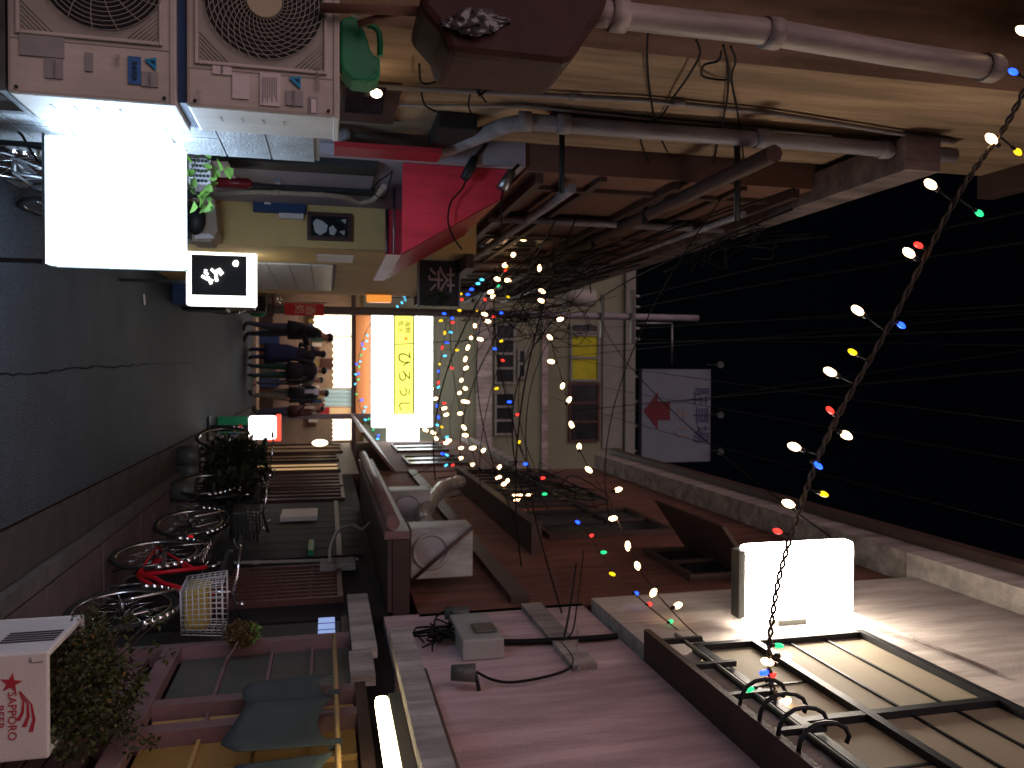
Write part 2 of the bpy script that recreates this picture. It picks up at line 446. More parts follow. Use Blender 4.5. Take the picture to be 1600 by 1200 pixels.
# L1 : narrow cream house with the two downpipes
h1 = thing('house', 'narrow cream plastered house with grey downpipes, left beside the outdoor units', 'house', (-2.6, 4.1, 0))
part('wall', MB().box(-5, LW1, 3.38, 4.88, -.1, 6.35), M['cream'], h1)
part('roof', MB().box(-5.1, LW1+.16, 3.34, 4.92, 6.36, 6.5), M['darkbrown'], h1)
mb = MB(); lbox(mb, 676, 738, 174, 209, LW1+.002, .10); part('vent_hood', mb, M['acdark'], h1, bevel=.01)
win = MB(); lbox(win, 532, 622, 126, 184, LW1+.002, .03); w = part('window', win, M['darkbrown'], h1)
g = MB(); lbox(g, 540, 600, 134, 176, LW1+.033, .006); part('pane', g, M['glass'], w)
mb = MB(); lbox(mb, 840, 1490, 196, 203, LW1+.002, .05); part('corner_board', mb, M['brownwall'], h1)
def wall_pipe(name, label, pts, X, r, mat, cat='pipe', collars=()):
    t = thing(name, label, cat, atX(*pts[-1], X))
    P = [atX(a, b, X) for a, b in pts]
    part('pipe', MB().tube(P, r, 12), mat, t)
    for a, b in collars:
        q = atX(a, b, X); d = (P[0]-P[-1]).normalized()
        part('collar', MB().tube([q-d*.035, q+d*.035], r*1.22, 12), mat, t)
    return t
wall_pipe('downpipe', 'thick pale downpipe at the upper left corner above the brown bundle', [(1560,108),(1400,84),(1200,50),(950,22),(930,20)], -1.39, .052, M['pipelight'], collars=[(1205,52),(1545,106),(965,24)])
wall_pipe('downpipe', 'grey downpipe with a dogleg bend running down behind the outdoor units', [(1490,243),(1250,222),(1000,204),(825,190),(790,196),(690,236),(668,239),(650,236),(530,213),(440,205)], -1.36, .046, M['pipe'], collars=[(880,194),(820,190),(675,238),(540,215),(1190,217),(1380,234)])
wall_pipe('conduit', 'thin mauve conduit running up the cream wall beside the dogleg downpipe', [(1490,222),(1200,176),(1000,156),(800,146),(540,133)], -1.425, .014, M['pipe'], collars=[(900,151),(1060,161)])
wall_pipe('conduit', 'thinnest wall conduit beside the grey downpipe', [(1300,212),(1000,185),(820,166),(640,165),(540,158)], -1.43, .009, M['greycable'])
# loose black wires over the cream wall
def cable(name, label, P, r=.006, mat=None, cat='cable', sub=8):
    P = [Vector(p) for p in P]; out = []
    for i in range(len(P)-1):
        p0 = P[max(i-1,0)]; p1 = P[i]; p2 = P[i+1]; p3 = P[min(i+2, len(P)-1)]
        for k in range(sub):
            t = k/sub
            out.append(.5*((2*p1) + (p2-p0)*t + (2*p0-5*p1+4*p2-p3)*t*t + (-p0+3*p1-3*p2+p3)*t**3))
    out.append(P[-1])
    return solo(name, MB().tube(out, r, 5), mat or M['blackcable'], label, cat)
wc = [[(1022,20),(1012,55),(1012,110),(1020,170),(1032,215),(1060,270),(1085,325)],
      [(1088,62),(1093,85),(1075,120),(1050,155),(1030,185),(1005,182)],
      [(1130,70),(1138,110),(1135,160),(1122,220),(1112,280),(1105,350)],
      [(1142,72),(1149,95),(1143,125),(1153,180),(1161,240),(1170,300),(1185,345)],
      [(1127,80),(1122,95),(1100,102),(1097,118),(1118,124),(1138,125)],
      [(1000,215),(1010,245),(1040,300),(1060,345),(1075,365)],
      [(740,98),(745,115),(742,135),(760,160)], [(655,100),(660,130),(690,125),(715,115)],
      [(658,140),(665,165),(690,180),(700,200)], [(735,145),(732,165),(738,180)]]
names = ['long black wire curving down the cream wall from the pale downpipe', 'slack black wire looping across the upper cream wall', 'black wire hanging in a line at the right of the looped wires',
         'black wire crossing its neighbour on the upper cream wall', 'small wavy black wire squiggle on the cream wall', 'pair-end black wire sloping from under the dogleg downpipe',
         'short black wire hanging under the brown vinyl bundle', 'black wire sagging beneath the green can shelf', 'black wire dropping to the dark vent hood', 'short black wire bent above the vent hood']
for pts, nm in zip(wc, names):
    cable('wire', nm, [atX(a, b, LW1+.03+.02*math.sin(i)) for i, (a, b) in enumerate(pts)], .0055)
# bracket arms and rods sticking out over the lane
for nm, (a, y0, y1), r in [('dark steel bracket arm above the red awning', (878,205,302), .018), ('dark upright bracket arm on the upper left wall', (1152,218,345), .02), ('thin bracket rod beside the awning lamp', (862,240,278), .010)]:
    Yc = atX(a, y0, LW1).y
    p0, p1 = atX(a, y0, LW1), atY(a, y1, Yc+.05)
    solo('bracket_arm', MB().tube([p0, p1], r, 6), M['black'], nm, 'bracket')
# brown vinyl bundle (rolled shade) and its clear wrap
poly = [atY(a, b, 2.85) for a, b in [(672,-60),(655,8),(690,48),(700,82),(880,102),(892,98),(948,12),(965,-60)]]
t = thing('rolled_awning', 'dark brown vinyl awning bundle hanging at the top left corner', 'awning', poly[2])
part('vinyl_roll', MB().prism(poly, (0, .36, 0)), M['vinylbrown'], t, bevel=.03)
mb = MB(); n = 18
jit = {(i, j): (random.gauss(0,2.5), random.gauss(0,2.0), random.uniform(0,.035)) for i in range(n+1) for j in range(8)}
def q(i, j):
    a_, b_, c_ = jit[(i, j)]; w_ = math.sin(math.pi*i/n)
    return atY(690 + 105*i/n + a_, 34 + (18*w_+3)*(j-3.5)/3.5 + b_, 2.845 - c_*w_)
mb = grid_mb(q, n, 7)
o = part('plastic_wrap', mb, M['plastic'], t)
sd = o.modifiers.new('thick', 'SOLIDIFY'); sd.thickness = .004
part('support_arm', MB().tube([atY(500,12,2.95), atY(660,18,2.95)], .018, 8), M['brownwall'], t)
part('support_arm', MB().tube([atY(560,38,2.98), atY(625,18,2.98)], .014, 8), M['brownwall'], t)

# ---- equipment rack, two outdoor units
rk = thing('equipment_rack', 'two-tier steel rack under the two beige outdoor units', 'rack', (-1.34, 3.15, 0))
for x in (-1.73, -.97):
    for y in (3.03, 3.29): part('leg', MB().box(x-.018, x+.018, y-.018, y+.018, 0, .575), M['steel'], rk)
part('shelf', MB().box(-1.76, -.94, 3.0, 3.32, .576, .596), M['steel'], rk)
part('shelf', MB().box(-1.74, -.95, 3.02, 3.31, 1.137, 1.165), M['inkblue'], rk)
def front(px0, px1, py0, py1, Y=2.994, d=.004): return fbox(MB(), px0, px1, py0, py1, Y, d)
def outdoor_unit(label, z0, z1, fx, fz, fr_, spiral, x0=-1.755, x1=-.935):
    t = thing('outdoor_unit', label, 'air conditioner', ((x0+x1)/2, 3.15, z0), group='air conditioner outdoor units')
    y0, y1 = 3.0, 3.3
    body = MB().box(x0, x1, y0+.001, y1, z0, z1)
    b = part('casing', body, M['acbody'], t, bevel=.012)
    part('top_lid', MB().box(x0-.004, x1+.004, y0-.005, y1+.004, z1-.018, z1+.004), M['acbody'], t, bevel=.004)
    hw = fr_ + .035; hz = min(hw, (z1-z0)/2-.035); zc = (z0+z1)/2 - .005
    xl, xr = max(x0+.02, fx-hw), fx+hw
    fm = MB()
    fm.box(xl, xr, y0-.012, y0, zc-hz, zc-hz+.012).box(xl, xr, y0-.012, y0, zc+hz-.012, zc+hz)
    fm.box(xl, xl+.012, y0-.0115, y0, zc-hz+.012, zc+hz-.012).box(xr-.012, xr, y0-.0115, y0, zc-hz+.012, zc+hz-.012)
    part('grille_frame', fm, M['acbody'], t, bevel=.003)
    part('corner_mesh', MB().box(xl+.013, xr-.013, y0-.003, y0-.0005, zc-hz+.013, zc+hz-.013), M['acgrille'], t)
    part('fan_opening', MB().disc((fx, y0-.005, fz), fr_, 'y', .0015, 40), M['acdark'], t)
    bl = MB()
    for k in range(3):
        a = k*2.094+.4; pts = []
        for s in range(7):
            rr = .04 + (fr_-.05)*s/6; pts.append((fx+rr*math.cos(a+.5*s/6), y0-.0062, fz+rr*math.sin(a+.5*s/6)))
        for s in range(7)[::-1]:
            rr = .04 + (fr_-.05)*s/6; pts.append((fx+rr*math.cos(a+.75+.7*s/6), y0-.0062, fz+rr*math.sin(a+.75+.7*s/6)))
        bl.prism(pts, (0, -.001, 0))
    part('fan_blades', bl, M['acdark'], t)
    gm = MB(); n = 11
    for k in range(n): gm.ring((fx, y0-.016, fz), .05 + (fr_-.048)*k/(n-1), .0017, 'y', 40, 4)
    ns = 36 if spiral else 16
    for k in range(ns):
        a = 2*math.pi*k/ns; pts = []
        for s in range(8):
            rr = .05 + (fr_-.045)*s/7; aa = a + (1.0 if spiral else .25)*s/7
            pts.append((fx+rr*math.cos(aa), y0-.018, fz+rr*math.sin(aa)))
        gm.tube(pts, .0017, 4)
    for k in range(13):                                   # diagonal wires in the corners
        for sx in (-1, 1):
            for sz in (-1, 1):
                e = .016*k
                ax, az = sx*(hw-.016), sz*(hz-.016-e)
                bx, bz = sx*(hw-.016-e), sz*(hz-.016)
                if abs(az) < hz*.45 : continue
                if fx+ax < x0+.02 or fx+bx < x0+.02: continue
                gm.tube([(fx+ax, y0-.006, zc+az), (fx+bx, y0-.006, zc+bz)], .0014, 4)
    part('fan_grille', gm, M['acgrille'], t)
    part('grille_hub', MB().disc((fx, y0-.026, fz), .062, 'y', .012, 28), M['achub'], t, bevel=.004)
    for i in range(4):
        part('side_louvre', MB().box(x1+.0005, x1+.002, y0+.10, y0+.15, z0+.10+.075*i, z0+.106+.075*i), M['acgrille'], t)
    for zz in (z0+.03, z1-.035):
        part('screw', MB().disc((x1-.02, y0-.006, zz), .006, 'y', .006, 10), M['acdark'], t)
    part('panel_seam', MB().box(xr+.012, xr+.015, y0-.0015, y0, z0+.01, z1-.02), M['acgrille'], t)
    return t
up = outdoor_unit('upper beige outdoor unit with a tan fan hub, carrying the green watering can', 1.168, 1.695, -1.325, 1.435, .205, True)
lo = outdoor_unit('lower beige outdoor unit with a blue sticker, beside the glaring white sign', .60, 1.132, -1.375, .90, .205, False)
def triangle(px0, px1, py0, py1, parent, mat):
    P = [atY(a, b, 2.993) for a, b in [(px0, py1-1), (px1, py1), (px1-2, py0)]]   # upright: a wedge
    part('logo_mark', MB().prism(P, (0, .003, 0)), mat, parent)
def stickers(parent, items):
    for nm, r, m in items: part(nm, front(*r), M[m], parent)
stickers(up, [('sticker',(332,362,100,116),'sticker'),('sticker',(363,389,117,154),'sticker'),('sticker',(406,438,114,165),'sticker'),('speaker_panel',(447,474,142,165),'stickergrey'),('handle',(483,497,151,180),'stickergrey')])
stickers(lo, [('sticker',(200,220,88,131),'blueprint'),('speaker_panel',(221,247,112,135),'stickergrey'),('name_plate',(133,145,82,111),'stickergrey'),('sticker',(30,100,52,88),'stickergrey'),('sticker',(70,98,91,122),'stickergrey')])
def poly_front(parent, nm, pts, mat, Y=2.992, d=.003):
    part(nm, MB().prism([atY(a, b, Y) for a, b in pts], (0, d, 0)), mat, parent)
poly_front(up, 'logo_mark', [(451,121),(470,119),(470,139),(461,131)], M['cyan']); poly_front(up, 'logo_mark', [(460,123),(468,123),(468,130)], M['inkblue'], 2.990)
poly_front(lo, 'logo_mark', [(225,92),(244,90),(244,110),(234,101)], M['cyan']); poly_front(lo, 'logo_mark', [(233,94),(242,94),(242,101)], M['inkblue'], 2.990)
part('handle_slot', front(486,494,155,176,2.990,.003), M['sticker'], up)
for parent, (a, b), s, txt in [(up, (496,122), .026, 'DAIKIN'), (up, (459,153), .014, 'INVERTER'), (lo, (183,94), .022, 'PAC'), (lo, (234,123), .014, 'DAIKIN'), (up, (347,108), .010, 'R410A'), (lo, (210,110), .024, 'R410A'), (lo, (85,106), .014, 'CAUTION'), (up, (310,150), .02, '5 - 01')]:
    tm = text_mb(txt, s, .0008); c = atY(a, b, 2.9885)
    part('lettering', place_mb(tm, c, (1,0,0), (0,0,1)), M['fadedink'] if txt not in ('R410A',) else M['ink'], parent)
tm = MB()
for i in range(7):
    c0 = atY(411+3.6*i, 120, 2.9895); c1 = atY(411+3.6*i, 160 - (i*7)%13, 2.9895)
    tm.cbox((c0+c1)/2, (c1-c0).length, .001, .003)
part('printed_lines', tm, M['stickergrey'], up)

# ---- green watering can on the upper unit
zs = lambda a, b: (500 + a/4, b/4)
body = [atY(*zs(a, b), 3.04) for a, b in [(133,130),(140,110),(215,92),(250,118),(290,190),(322,300),(345,345),(383,350),(386,470),(360,500),(300,512),(205,498),(150,440),(133,380)]]
wcn = thing('watering_can', 'green plastic watering can standing on the upper outdoor unit', 'watering can', (body[0].x+.1, 3.1, 1.70))
dz = 1.702 - min(p.z for p in body)
body = [p + Vector((0,0,dz)) for p in body]
part('body', MB().prism(body, (0, .13, 0)), M['green'], wcn, bevel=.022)
part('handle', MB().tube([atY(*zs(a,b), 3.105)+Vector((0,0,dz)) for a,b in [(255,140),(300,155),(350,170),(378,205),(384,270),(382,350)]], .012, 8), M['green'], wcn)
part('rim', MB().tube([atY(*zs(a,b), 3.035)+Vector((0,0,dz)) for a,b in [(180,455),(205,490),(300,500),(352,470),(362,440)]], .006, 6), M['green'], wcn)
part('cap', MB().tube([atY(*zs(232,96),3.1)+Vector((0,0,dz)), atY(*zs(236,70),3.1)+Vector((0,0,dz))], .018, 10), M['sticker'], wcn)
# small lamp by the dark window
lm = thing('wall_lamp', 'small glowing bulb lamp on the cream wall below the dark window', 'lamp', atX(588,146,LW1+.1))
part('bulb', MB().ball(atX(588,146,LW1+.12), .022, .022, .028), em('smallbulb', (1,.75,.45), 12), lm)
part('holder', MB().tube([atX(570,146,LW1+.01), atX(574,146,LW1+.12)], .016, 8), M['black'], lm)

# ---- concrete block wall
bw = thing('block_wall', 'low grey concrete block wall behind the glaring white sign', 'wall', (-1.28, 3.7, 0))
part('mortar_core', MB().box(-1.43, -1.012, 3.36, 3.94, 0, 1.62), M['concrete'], bw)
bm = build_mesh('block', MB().box(-.15, .15, -.0, .285, .004, .196), M['block'])
for zi in range(8):
    for k in range(2):
        o = link('block', bm); o.parent = bw; o.location = Vector((-1.154+random.uniform(-.003,.003), 3.355+.295*k, .2*zi)) - bw.location
# ---- leafy pot at the very corner
def leaf_mesh(name, L, W, mat):
    return build_mesh(name, MB().add([(0,0,0),(W,L*.35,.01),(W*.7,L*.7,0),(0,L,-.02),(-W*.7,L*.7,0),(-W,L*.35,.01)], [(0,1,2,3),(0,3,4,5)]), mat)
def rand_rot():
    return (random.uniform(-1.2, 1.2), random.uniform(-1.2, 1.2), random.uniform(0, 6.28))
def foliage(mb, c, r, n, L, shell=.35, up=0):
    c = Vector(c)
    for _ in range(n):
        while True:
            d = Vector([random.uniform(-1,1) for _ in range(3)])
            if shell < d.length < 1: break
        p = c + Vector((d.x*r[0], d.y*r[1], d.z*r[2]))
        a = Vector([random.gauss(0,1) for _ in range(3)]) + d*.8 + Vector((0,0,up)); a.normalize()
        b = a.cross(Vector([random.gauss(0,1) for _ in range(3)])).normalized()
        l = L*random.uniform(.6,1.3); w = l*.28
        mb.add([p, p+a*l*.45+b*w, p+a*l, p+a*l*.45-b*w], [(0,1,2,3)])
    return mb
pt = thing('potted_plant', 'small-leaved potted plant at the lower corner in front of the lower outdoor unit', 'plant', (-1.36, 2.62, 0))
part('pot', MB().tube([(-1.36,2.62,0),(-1.36,2.62,.30)], [.12,.16], 16), M['cardboard'], pt)
part('stem', MB().tube([(-1.36,2.62,.3),(-1.34,2.6,.45),(-1.3,2.6,.6)], .008, 6), M['darkbrown'], pt)
part('foliage', foliage(MB(), (-1.36,2.62,.56), (.19,.16,.15), 420, .05), M['leafdark'], pt, kind='stuff')
part('foliage', foliage(MB(), (-1.19,2.6,.56), (.12,.1,.08), 110, .045), M['ivyleaf'], pt, kind='stuff')

# ---- glaring white stand sign
s = thing('stand_sign', 'glaring white square lightbox sign on a black stand beside the outdoor units', 'sign', (-.70, 3.66, 0))
x0, x1, z0, z1 = -.962, -.437, .53, 1.055
part('light_panel', MB().box(x0, x1, 3.60, 3.72, z0, z1), M['signwhite'], s, bevel=.012)
part('frame', MB().box(x0-.004, x1+.004, 3.597, 3.723, z0-.012, z0-.001).box(x0-.004, x0+.004, 3.721, 3.727, z0, z1).box(x1-.004, x1+.004, 3.721, 3.727, z0, z1), M['graypanel'], s)
for x in (x0+.03, x1-.012): part('leg', MB().box(x-.009, x+.009, 3.65, 3.67, .03, z0-.013), M['black'], s)
part('base', MB().box(x0, x1, 3.5, 3.82, .001, .03), M['black'], s)
stroke = [atY(a, b, 3.597) for a, b in [(153,241),(160,248),(170,255),(181,261)]]
part('printed_stroke', MB().tube(stroke, .003, 4), em('palegreen', (.45,.72,.55), 1.1, False), s)
part('power_cord', MB().tube([atY(a,b,3.75) for a,b in [(0,193),(20,198),(35,212),(48,235),(60,252),(75,258)]], .006, 5), M['blackcable'], s)

# ---- ivy in a perforated basket, with bits of clutter
iv = thing('ivy_plant', 'bright green ivy growing in a perforated grey basket above the white sign', 'plant', (-.95, 4.3, 0))
bx0, bx1, bz0, bz1 = fr(294, 330, 246, 288, 4.3)
part('stand', MB().box(bx0+.02, bx1-.02, 4.32, 4.46, .001, bz0-.002), M['wood'], iv)
part('basket', MB().box(bx0, bx1, 4.3, 4.48, bz0, bz1), M['stickergrey'], iv, bevel=.01)
hm = MB()
for i in range(5):
    for j in range(5):
        hm.disc((bx0+.018+(bx1-bx0-.036)*i/4, 4.2945, bz0+.015+(bz1-bz0-.03)*(j+.5*(i%2))/4.6), .0085, 'y', .005, 10)
part('holes', hm, M['acdark'], iv)
leafs = [leaf_mesh('leaf', L, L*.42, M['ivyleaf']) for L in (.045,.055,.065)]
for _ in range(46):
    a, b = random.choice([(300,225),(322,222),(338,240),(300,290),(312,300),(330,292),(335,276),(345,262),(320,310),(298,306),(290,258),(310,236)])
    p = atY(a+random.uniform(-9,9), b+random.uniform(-9,9), 4.26+random.uniform(-.05,.05))
    o = link('leaf', random.choice(leafs)); o.parent = iv; o.location = p - iv.location; o.rotation_euler = rand_rot()
for a in ([(300,262),(318,232),(335,238)], [(305,280),(300,300),(318,308)], [(312,270),(338,262),(344,262)]):
    part('vine', MB().tube([atY(x,y,4.27) for x,y in a], .003, 4), M['leaf'], iv)

# ---- L2 : shop with the red awning
h2 = thing('shop', 'narrow shop with a lilac door below the red awning', 'shop', (-2.4, 5.7, 0))
part('wall', MB().box(-5, LW2, 4.93, 6.48, -.1, 2.9), M['lilac'], h2)
part('upper_wall', MB().box(-5, LW2+.02, 4.95, 13.6, 2.905, 5.01), M['brownwall'], h2)
part('coping', MB().box(LW2-.1, LW2+.10, 4.05, 13.7, 5.02, 5.26), M['copingstone'], h2)
part('eave_gutter', MB().tube([(LW2+.11,3.9,4.05),(LW2+.11,13.6,4.05)], .05, 8), M['darkbrown'], h2)
part('roof', MB().box(-5.1, LW2-.12, 4.93, 13.7, 5.01, 5.3), M['darkbrown'], h2)
mb = MB(); lbox(mb, 335, 590, 243, 256, LW2+.001, .05); part('door_frame', mb, M['acdark'], h2)
mb = MB(); lbox(mb, 345, 585, 257, 284, LW2+.001, .025); dr = part('door', mb, M['lilac'], h2, bevel=.006)
mb = MB(); lbox(mb, 430, 438, 278, 281, LW2+.027, .03); part('handle', mb, M['steel'], dr)
mb = MB(); lbox(mb, 345, 585, 286, 291, LW2+.001, .045); part('door_frame', mb, M['acdark'], h2)
for y0, y1 in ((7.4,8.8),(10.0,11.6)): windowed('window', h2, LW2+.021, y0, y1, 3.15, 3.8, 3, M['darkbrown'], M['glass'], .02)
for z, d in ((2.98,.07),(3.42,.03),(3.95,.05),(4.45,.03),(4.86,.06)): part('wall_batten', MB().box(LW2+.021, LW2+.021+d, 4.97, 13.5, z, z+.05), M['darkbrown'], h2)
for k in range(9): part('wall_post', MB().box(LW2+.021, LW2+.05, 5.3+.95*k, 5.36+.95*k, 3.03, 4.99), M['darkbrown'], h2)
part('drain', MB().tube([(LW2+.09,5.05,3.25),(LW2+.09,13.4,3.15)], .035, 8), M['pipe'], h2)
part('drain', MB().tube([(LW2+.12,5.4,4.72),(LW2+.12,13.4,4.62)], .025, 8), M['pipe'], h2)
for y in (6.2,8.9,11.8): part('downspout', MB().tube([(LW2+.09,y,4.98),(LW2+.09,y,2.92)], .03, 8), M['pipe'], h2)
for k in range(7): part('eave_bracket', MB().box(LW2+.021, LW2+.19, 5.6+1.2*k, 5.64+1.2*k, 4.0, 4.03), M['black'], h2)
mb = MB(); lbox(mb, 522, 690, 226, 241, -1.30, .03); part('red_trim_board', mb, M['reddark'], h2)
# awning
a = thing('awning', 'bright red vinyl shop awning with a triangular side over the lane', 'awning', (-1.1, 5.75, 2.1))
A0, A1 = Vector((-1.305, 5.0, 2.12)), Vector((-.735, 5.0, 2.115))
T0, T1 = Vector((-1.305, 5.0, 2.83)), Vector((-1.12, 5.0, 2.76))
D = Vector((0, 1.46, 0))
part('side_panel', MB().prism([A0, A1, T1, T0], (0, .006, 0)), M['redfab'], a)
part('side_panel', MB().prism([A0+D, A1+D, T1+D, T0+D], (0, .006, 0)), M['redfab'], a)
off = Vector((.004, 0, .004))
sl_ = MB(); nseg = 10
for k in range(nseg):
    y = .008 + 1.445*k/nseg; y2 = .008 + 1.445*(k+1)/nseg; dip = lambda q: -.006*math.sin(q/1.46*math.pi*5)**2
    for P, Q in ((A1, T1), (T1, T0)):
        p = lambda b, q: b + Vector((0, q, dip(q)))
        sl_.prism([p(P,y), p(P,y2), p(Q,y2), p(Q,y)], (.005, 0, .006))
part('canopy', sl_, M['reddark'], a)  # side panel's red made darker here, shade put into the slope's colour
part('valance', MB().box(-.732, -.726, 5.0, 6.46, 2.02, 2.113), M['reddark'], a)
fm = MB()
for y in (5.02, 5.73, 6.44): fm.tube([(-1.30,y,2.13),(-.75,y,2.125),(-1.12,y,2.74)], .012, 6)
fm.tube([(-.75,5.01,2.13),(-.75,6.45,2.13)], .012, 6)
part('frame', fm, M['steel'], a)
# pale pipe, meter slot and papers below the awning
wall_pipe('conduit', 'cream conduit with a joint box running up beside the lilac door', [(600,292),(585,312),(560,318),(540,308),(505,304),(400,300),(335,303)], LW2+.06, .02, M['beige'], collars=[(500,304),(430,301)])
cable('wire', 'tangled thin wires under the near corner of the red awning', [atY(x,y,5.25) for x,y in [(600,255),(612,268),(590,285),(583,300),(600,310),(607,290),(615,262)]], .004)
cable('wire', 'thin black wire hanging down over the red awning side', [atY(x,y,4.95) for x,y in [(735,250),(725,290),(705,315),(700,345),(708,370),(722,390)]], .006)
cable('wire', 'second thin black wire hanging beside the awning lamp', [atY(x,y,4.9) for x,y in [(800,275),(785,300),(783,330),(784,370)]], .005)
sp = thing('spotlight', 'small grey spotlight clamped above the red awning', 'spotlight', atY(790,280,4.92))
part('housing', MB().tube([atY(800,268,4.92), atY(783,296,4.92)], [.03,.04], 10), M['steel'], sp)
part('bracket', MB().tube([atY(810,258,4.93), atY(800,268,4.92)], .012, 6), M['black'], sp)
sp = thing('spotlight', 'dark cable-wrapped clamp lamp hanging in front of the red awning', 'spotlight', atY(730,265,4.92))
part('housing', MB().tube([atY(742,246,4.92), atY(735,262,4.92), atY(725,280,4.92)], [.025,.035,.028], 8), M['black'], sp)
part('arm', MB().tube([atY(760,225,4.92), atY(742,246,4.92)], .012, 6), M['black'], sp)
p_ = MB(); lbox(p_, 338, 362, 252, 276, LW2+.12, .006); solo('paper_notice', p_, M['sticker'], 'white paper notice glowing beside the ivy at the lilac door', 'notice')
e = thing('fire_extinguisher', 'dull red fire extinguisher standing behind the ivy by the door', 'extinguisher', atX(365,286,LW2+.12))
c = atX(372,286,LW2+.12); part('cylinder', MB().tube([c+Vector((0,0,-.16)), c+Vector((0,0,.06)), c+Vector((0,0,.09))], [.034,.034,.015], 12), M['extred'], e)
part('valve', MB().tube([c+Vector((0,0,.09)), c+Vector((0,0,.13))], .012, 8), M['black'], e)
part('stand', MB().tube([Vector((c.x,c.y,.001)), c+Vector((0,0,-.161))], .04, 8), M['black'], e)

# ---- L3 : ochre building stepping out into the lane
h3 = thing('shop', 'ochre plastered shop stepping out into the lane past the red awning', 'shop', (-1.6, 9, 0))
part('wall', MB().box(-4, LW3, 6.52, 10.5, -.1, 2.88), M['yellow'], h3)
part('recessed_wall', MB().box(-4, -1.9, 10.501, 13.5, -.1, 2.88), M['beige'], h3)
part('ledge', MB().box(LW3-.05, LW3+.12, 6.53, 10.6, 2.80, 2.86), M['darkbrown'], h3)
x0, x1, z0, z1 = fr(480, 550, 333, 376, 6.5)
pf = MB().box(x0,x1,6.47,6.518,z0,z0+.03).box(x0,x1,6.47,6.518,z1-.03,z1).box(x0,x0+.03,6.472,6.518,z0+.03,z1-.03).box(x1-.03,x1,6.472,6.518,z0+.03,z1-.03)
w = part('window', pf, M['redwood'], h3); part('pane', MB().box(x0+.03,x1-.03,6.50,6.515,z0+.03,z1-.03), M['glass'], w)
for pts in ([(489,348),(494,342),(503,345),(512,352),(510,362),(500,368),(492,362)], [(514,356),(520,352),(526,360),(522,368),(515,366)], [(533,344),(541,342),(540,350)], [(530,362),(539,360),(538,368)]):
    part('painted_glint', MB().prism([atY(a_, b_, 6.4995) for a_, b_ in pts], (0, -.004, 0)), M['tile'], w)  # white shapes painted on the pane as its bright reflections
mb = MB(); fbox(mb, 395, 478, 306, 332, 6.46, .055); part('meter_cabinet', mb, M['inkblue'], h3, bevel=.008)
mb = MB(); fbox(mb, 413, 423, 309, 319, 6.455, .004); part('label_plate', mb, M['sticker'], h3)
mb = MB(); fbox(mb, 436, 474, 333, 341, 6.45, .06); part('ledge_shelf', mb, M['sticker'], h3)
# tiles on the street face
tl = build_mesh('tile', MB().box(.001, .012, 0, .19, 0, .19), M['tile'])
pan = part('tiled_panel', MB().box(LW3, LW3+.004, 7.5, 9.9, .3, 1.75), M['concrete'], h3)
for i in range(12):
    for j in range(7):
        o = link('tile', tl); o.parent = pan; o.location = Vector((LW3+.003, 7.52+.197*i, .34+.197*j)) - h3.location
mb = MB(); lbox(mb, 495, 552, 398, 408, LW3+.001, .010); part('sign_plate', mb, M['sticker'], h3)
windowed('window', h3, -1.899, 11.0, 13.2, .5, 1.9, 3, M['wood'], M['boxgold'])
# cardboard box with a black bag on a stool
cb = thing('cardboard_box', 'beige cardboard box with a black bag, on a stool beside the black sign', 'box', (-1.0, 6.2, 0))
x0, x1, z0, z1 = fr(300, 340, 310, 378, 6.1)
part('stool', MB().box(x0+.02, x1-.02, 6.12, 6.38, .001, z0-.002), M['wood'], cb)
part('carton', MB().prism([(x0,6.1,z0),(x1,6.1,z0),(x1,6.1,z1-.05),(x1-.08,6.1,z1),(x0,6.1,z1-.02)], (0,.3,0)), M['cardboard'], cb)
part('bag', MB().ball(((x0+x1)/2, 6.05, z0+.03), .12, .05, .07, 12, 8), M['black'], cb)
part('paper', MB().prism([(x1-.06,6.095,z0+.02),(x1-.02,6.095,z0+.02),(x1-.03,6.095,z0+.16),(x1-.06,6.095,z0+.12)], (0,.003,0)), M['sticker'], cb)

# ---- black calligraphy sign
b = thing('stand_sign', 'black lit sign with white brush strokes and a glowing white frame', 'sign', (-.78, 7.05, 0))
x0, x1, z0, z1 = -1.02, -.535, .52, 1.075
part('light_frame', MB().box(x0, x1, 7.0, 7.12, z0, z1), M['signframe'], b, bevel=.015)
part('face', MB().box(x0+.065, x1-.085, 6.985, 6.998, z0+.045, z1-.075), M['ink'], b)
for x in (x0+.10, x1-.20): part('leg', MB().box(x-.012, x+.012, 7.04, 7.08, .001, z0), M['black'], b)
zz = lambda a_, b_: atY(250+a_/4, 200+b_/4, 6.98)
st = []
for pts, r in [([(287,885),(283,905),(300,915)],.013),([(262,925),(290,940),(330,958)],.014),([(300,930),(320,975)],.012),([(320,882),(345,905),(352,925)],.012),([(340,905),(375,885),(388,905),(372,915)],.016),([(350,930),(355,958)],.014),([(455,845),(490,848)],.012),([(470,828),(478,865)],.012),([(460,860),(486,832)],.012)]:
    part('brush_stroke', MB().tube([zz(*q) for q in pts], r, 6), M['signframe'], b)
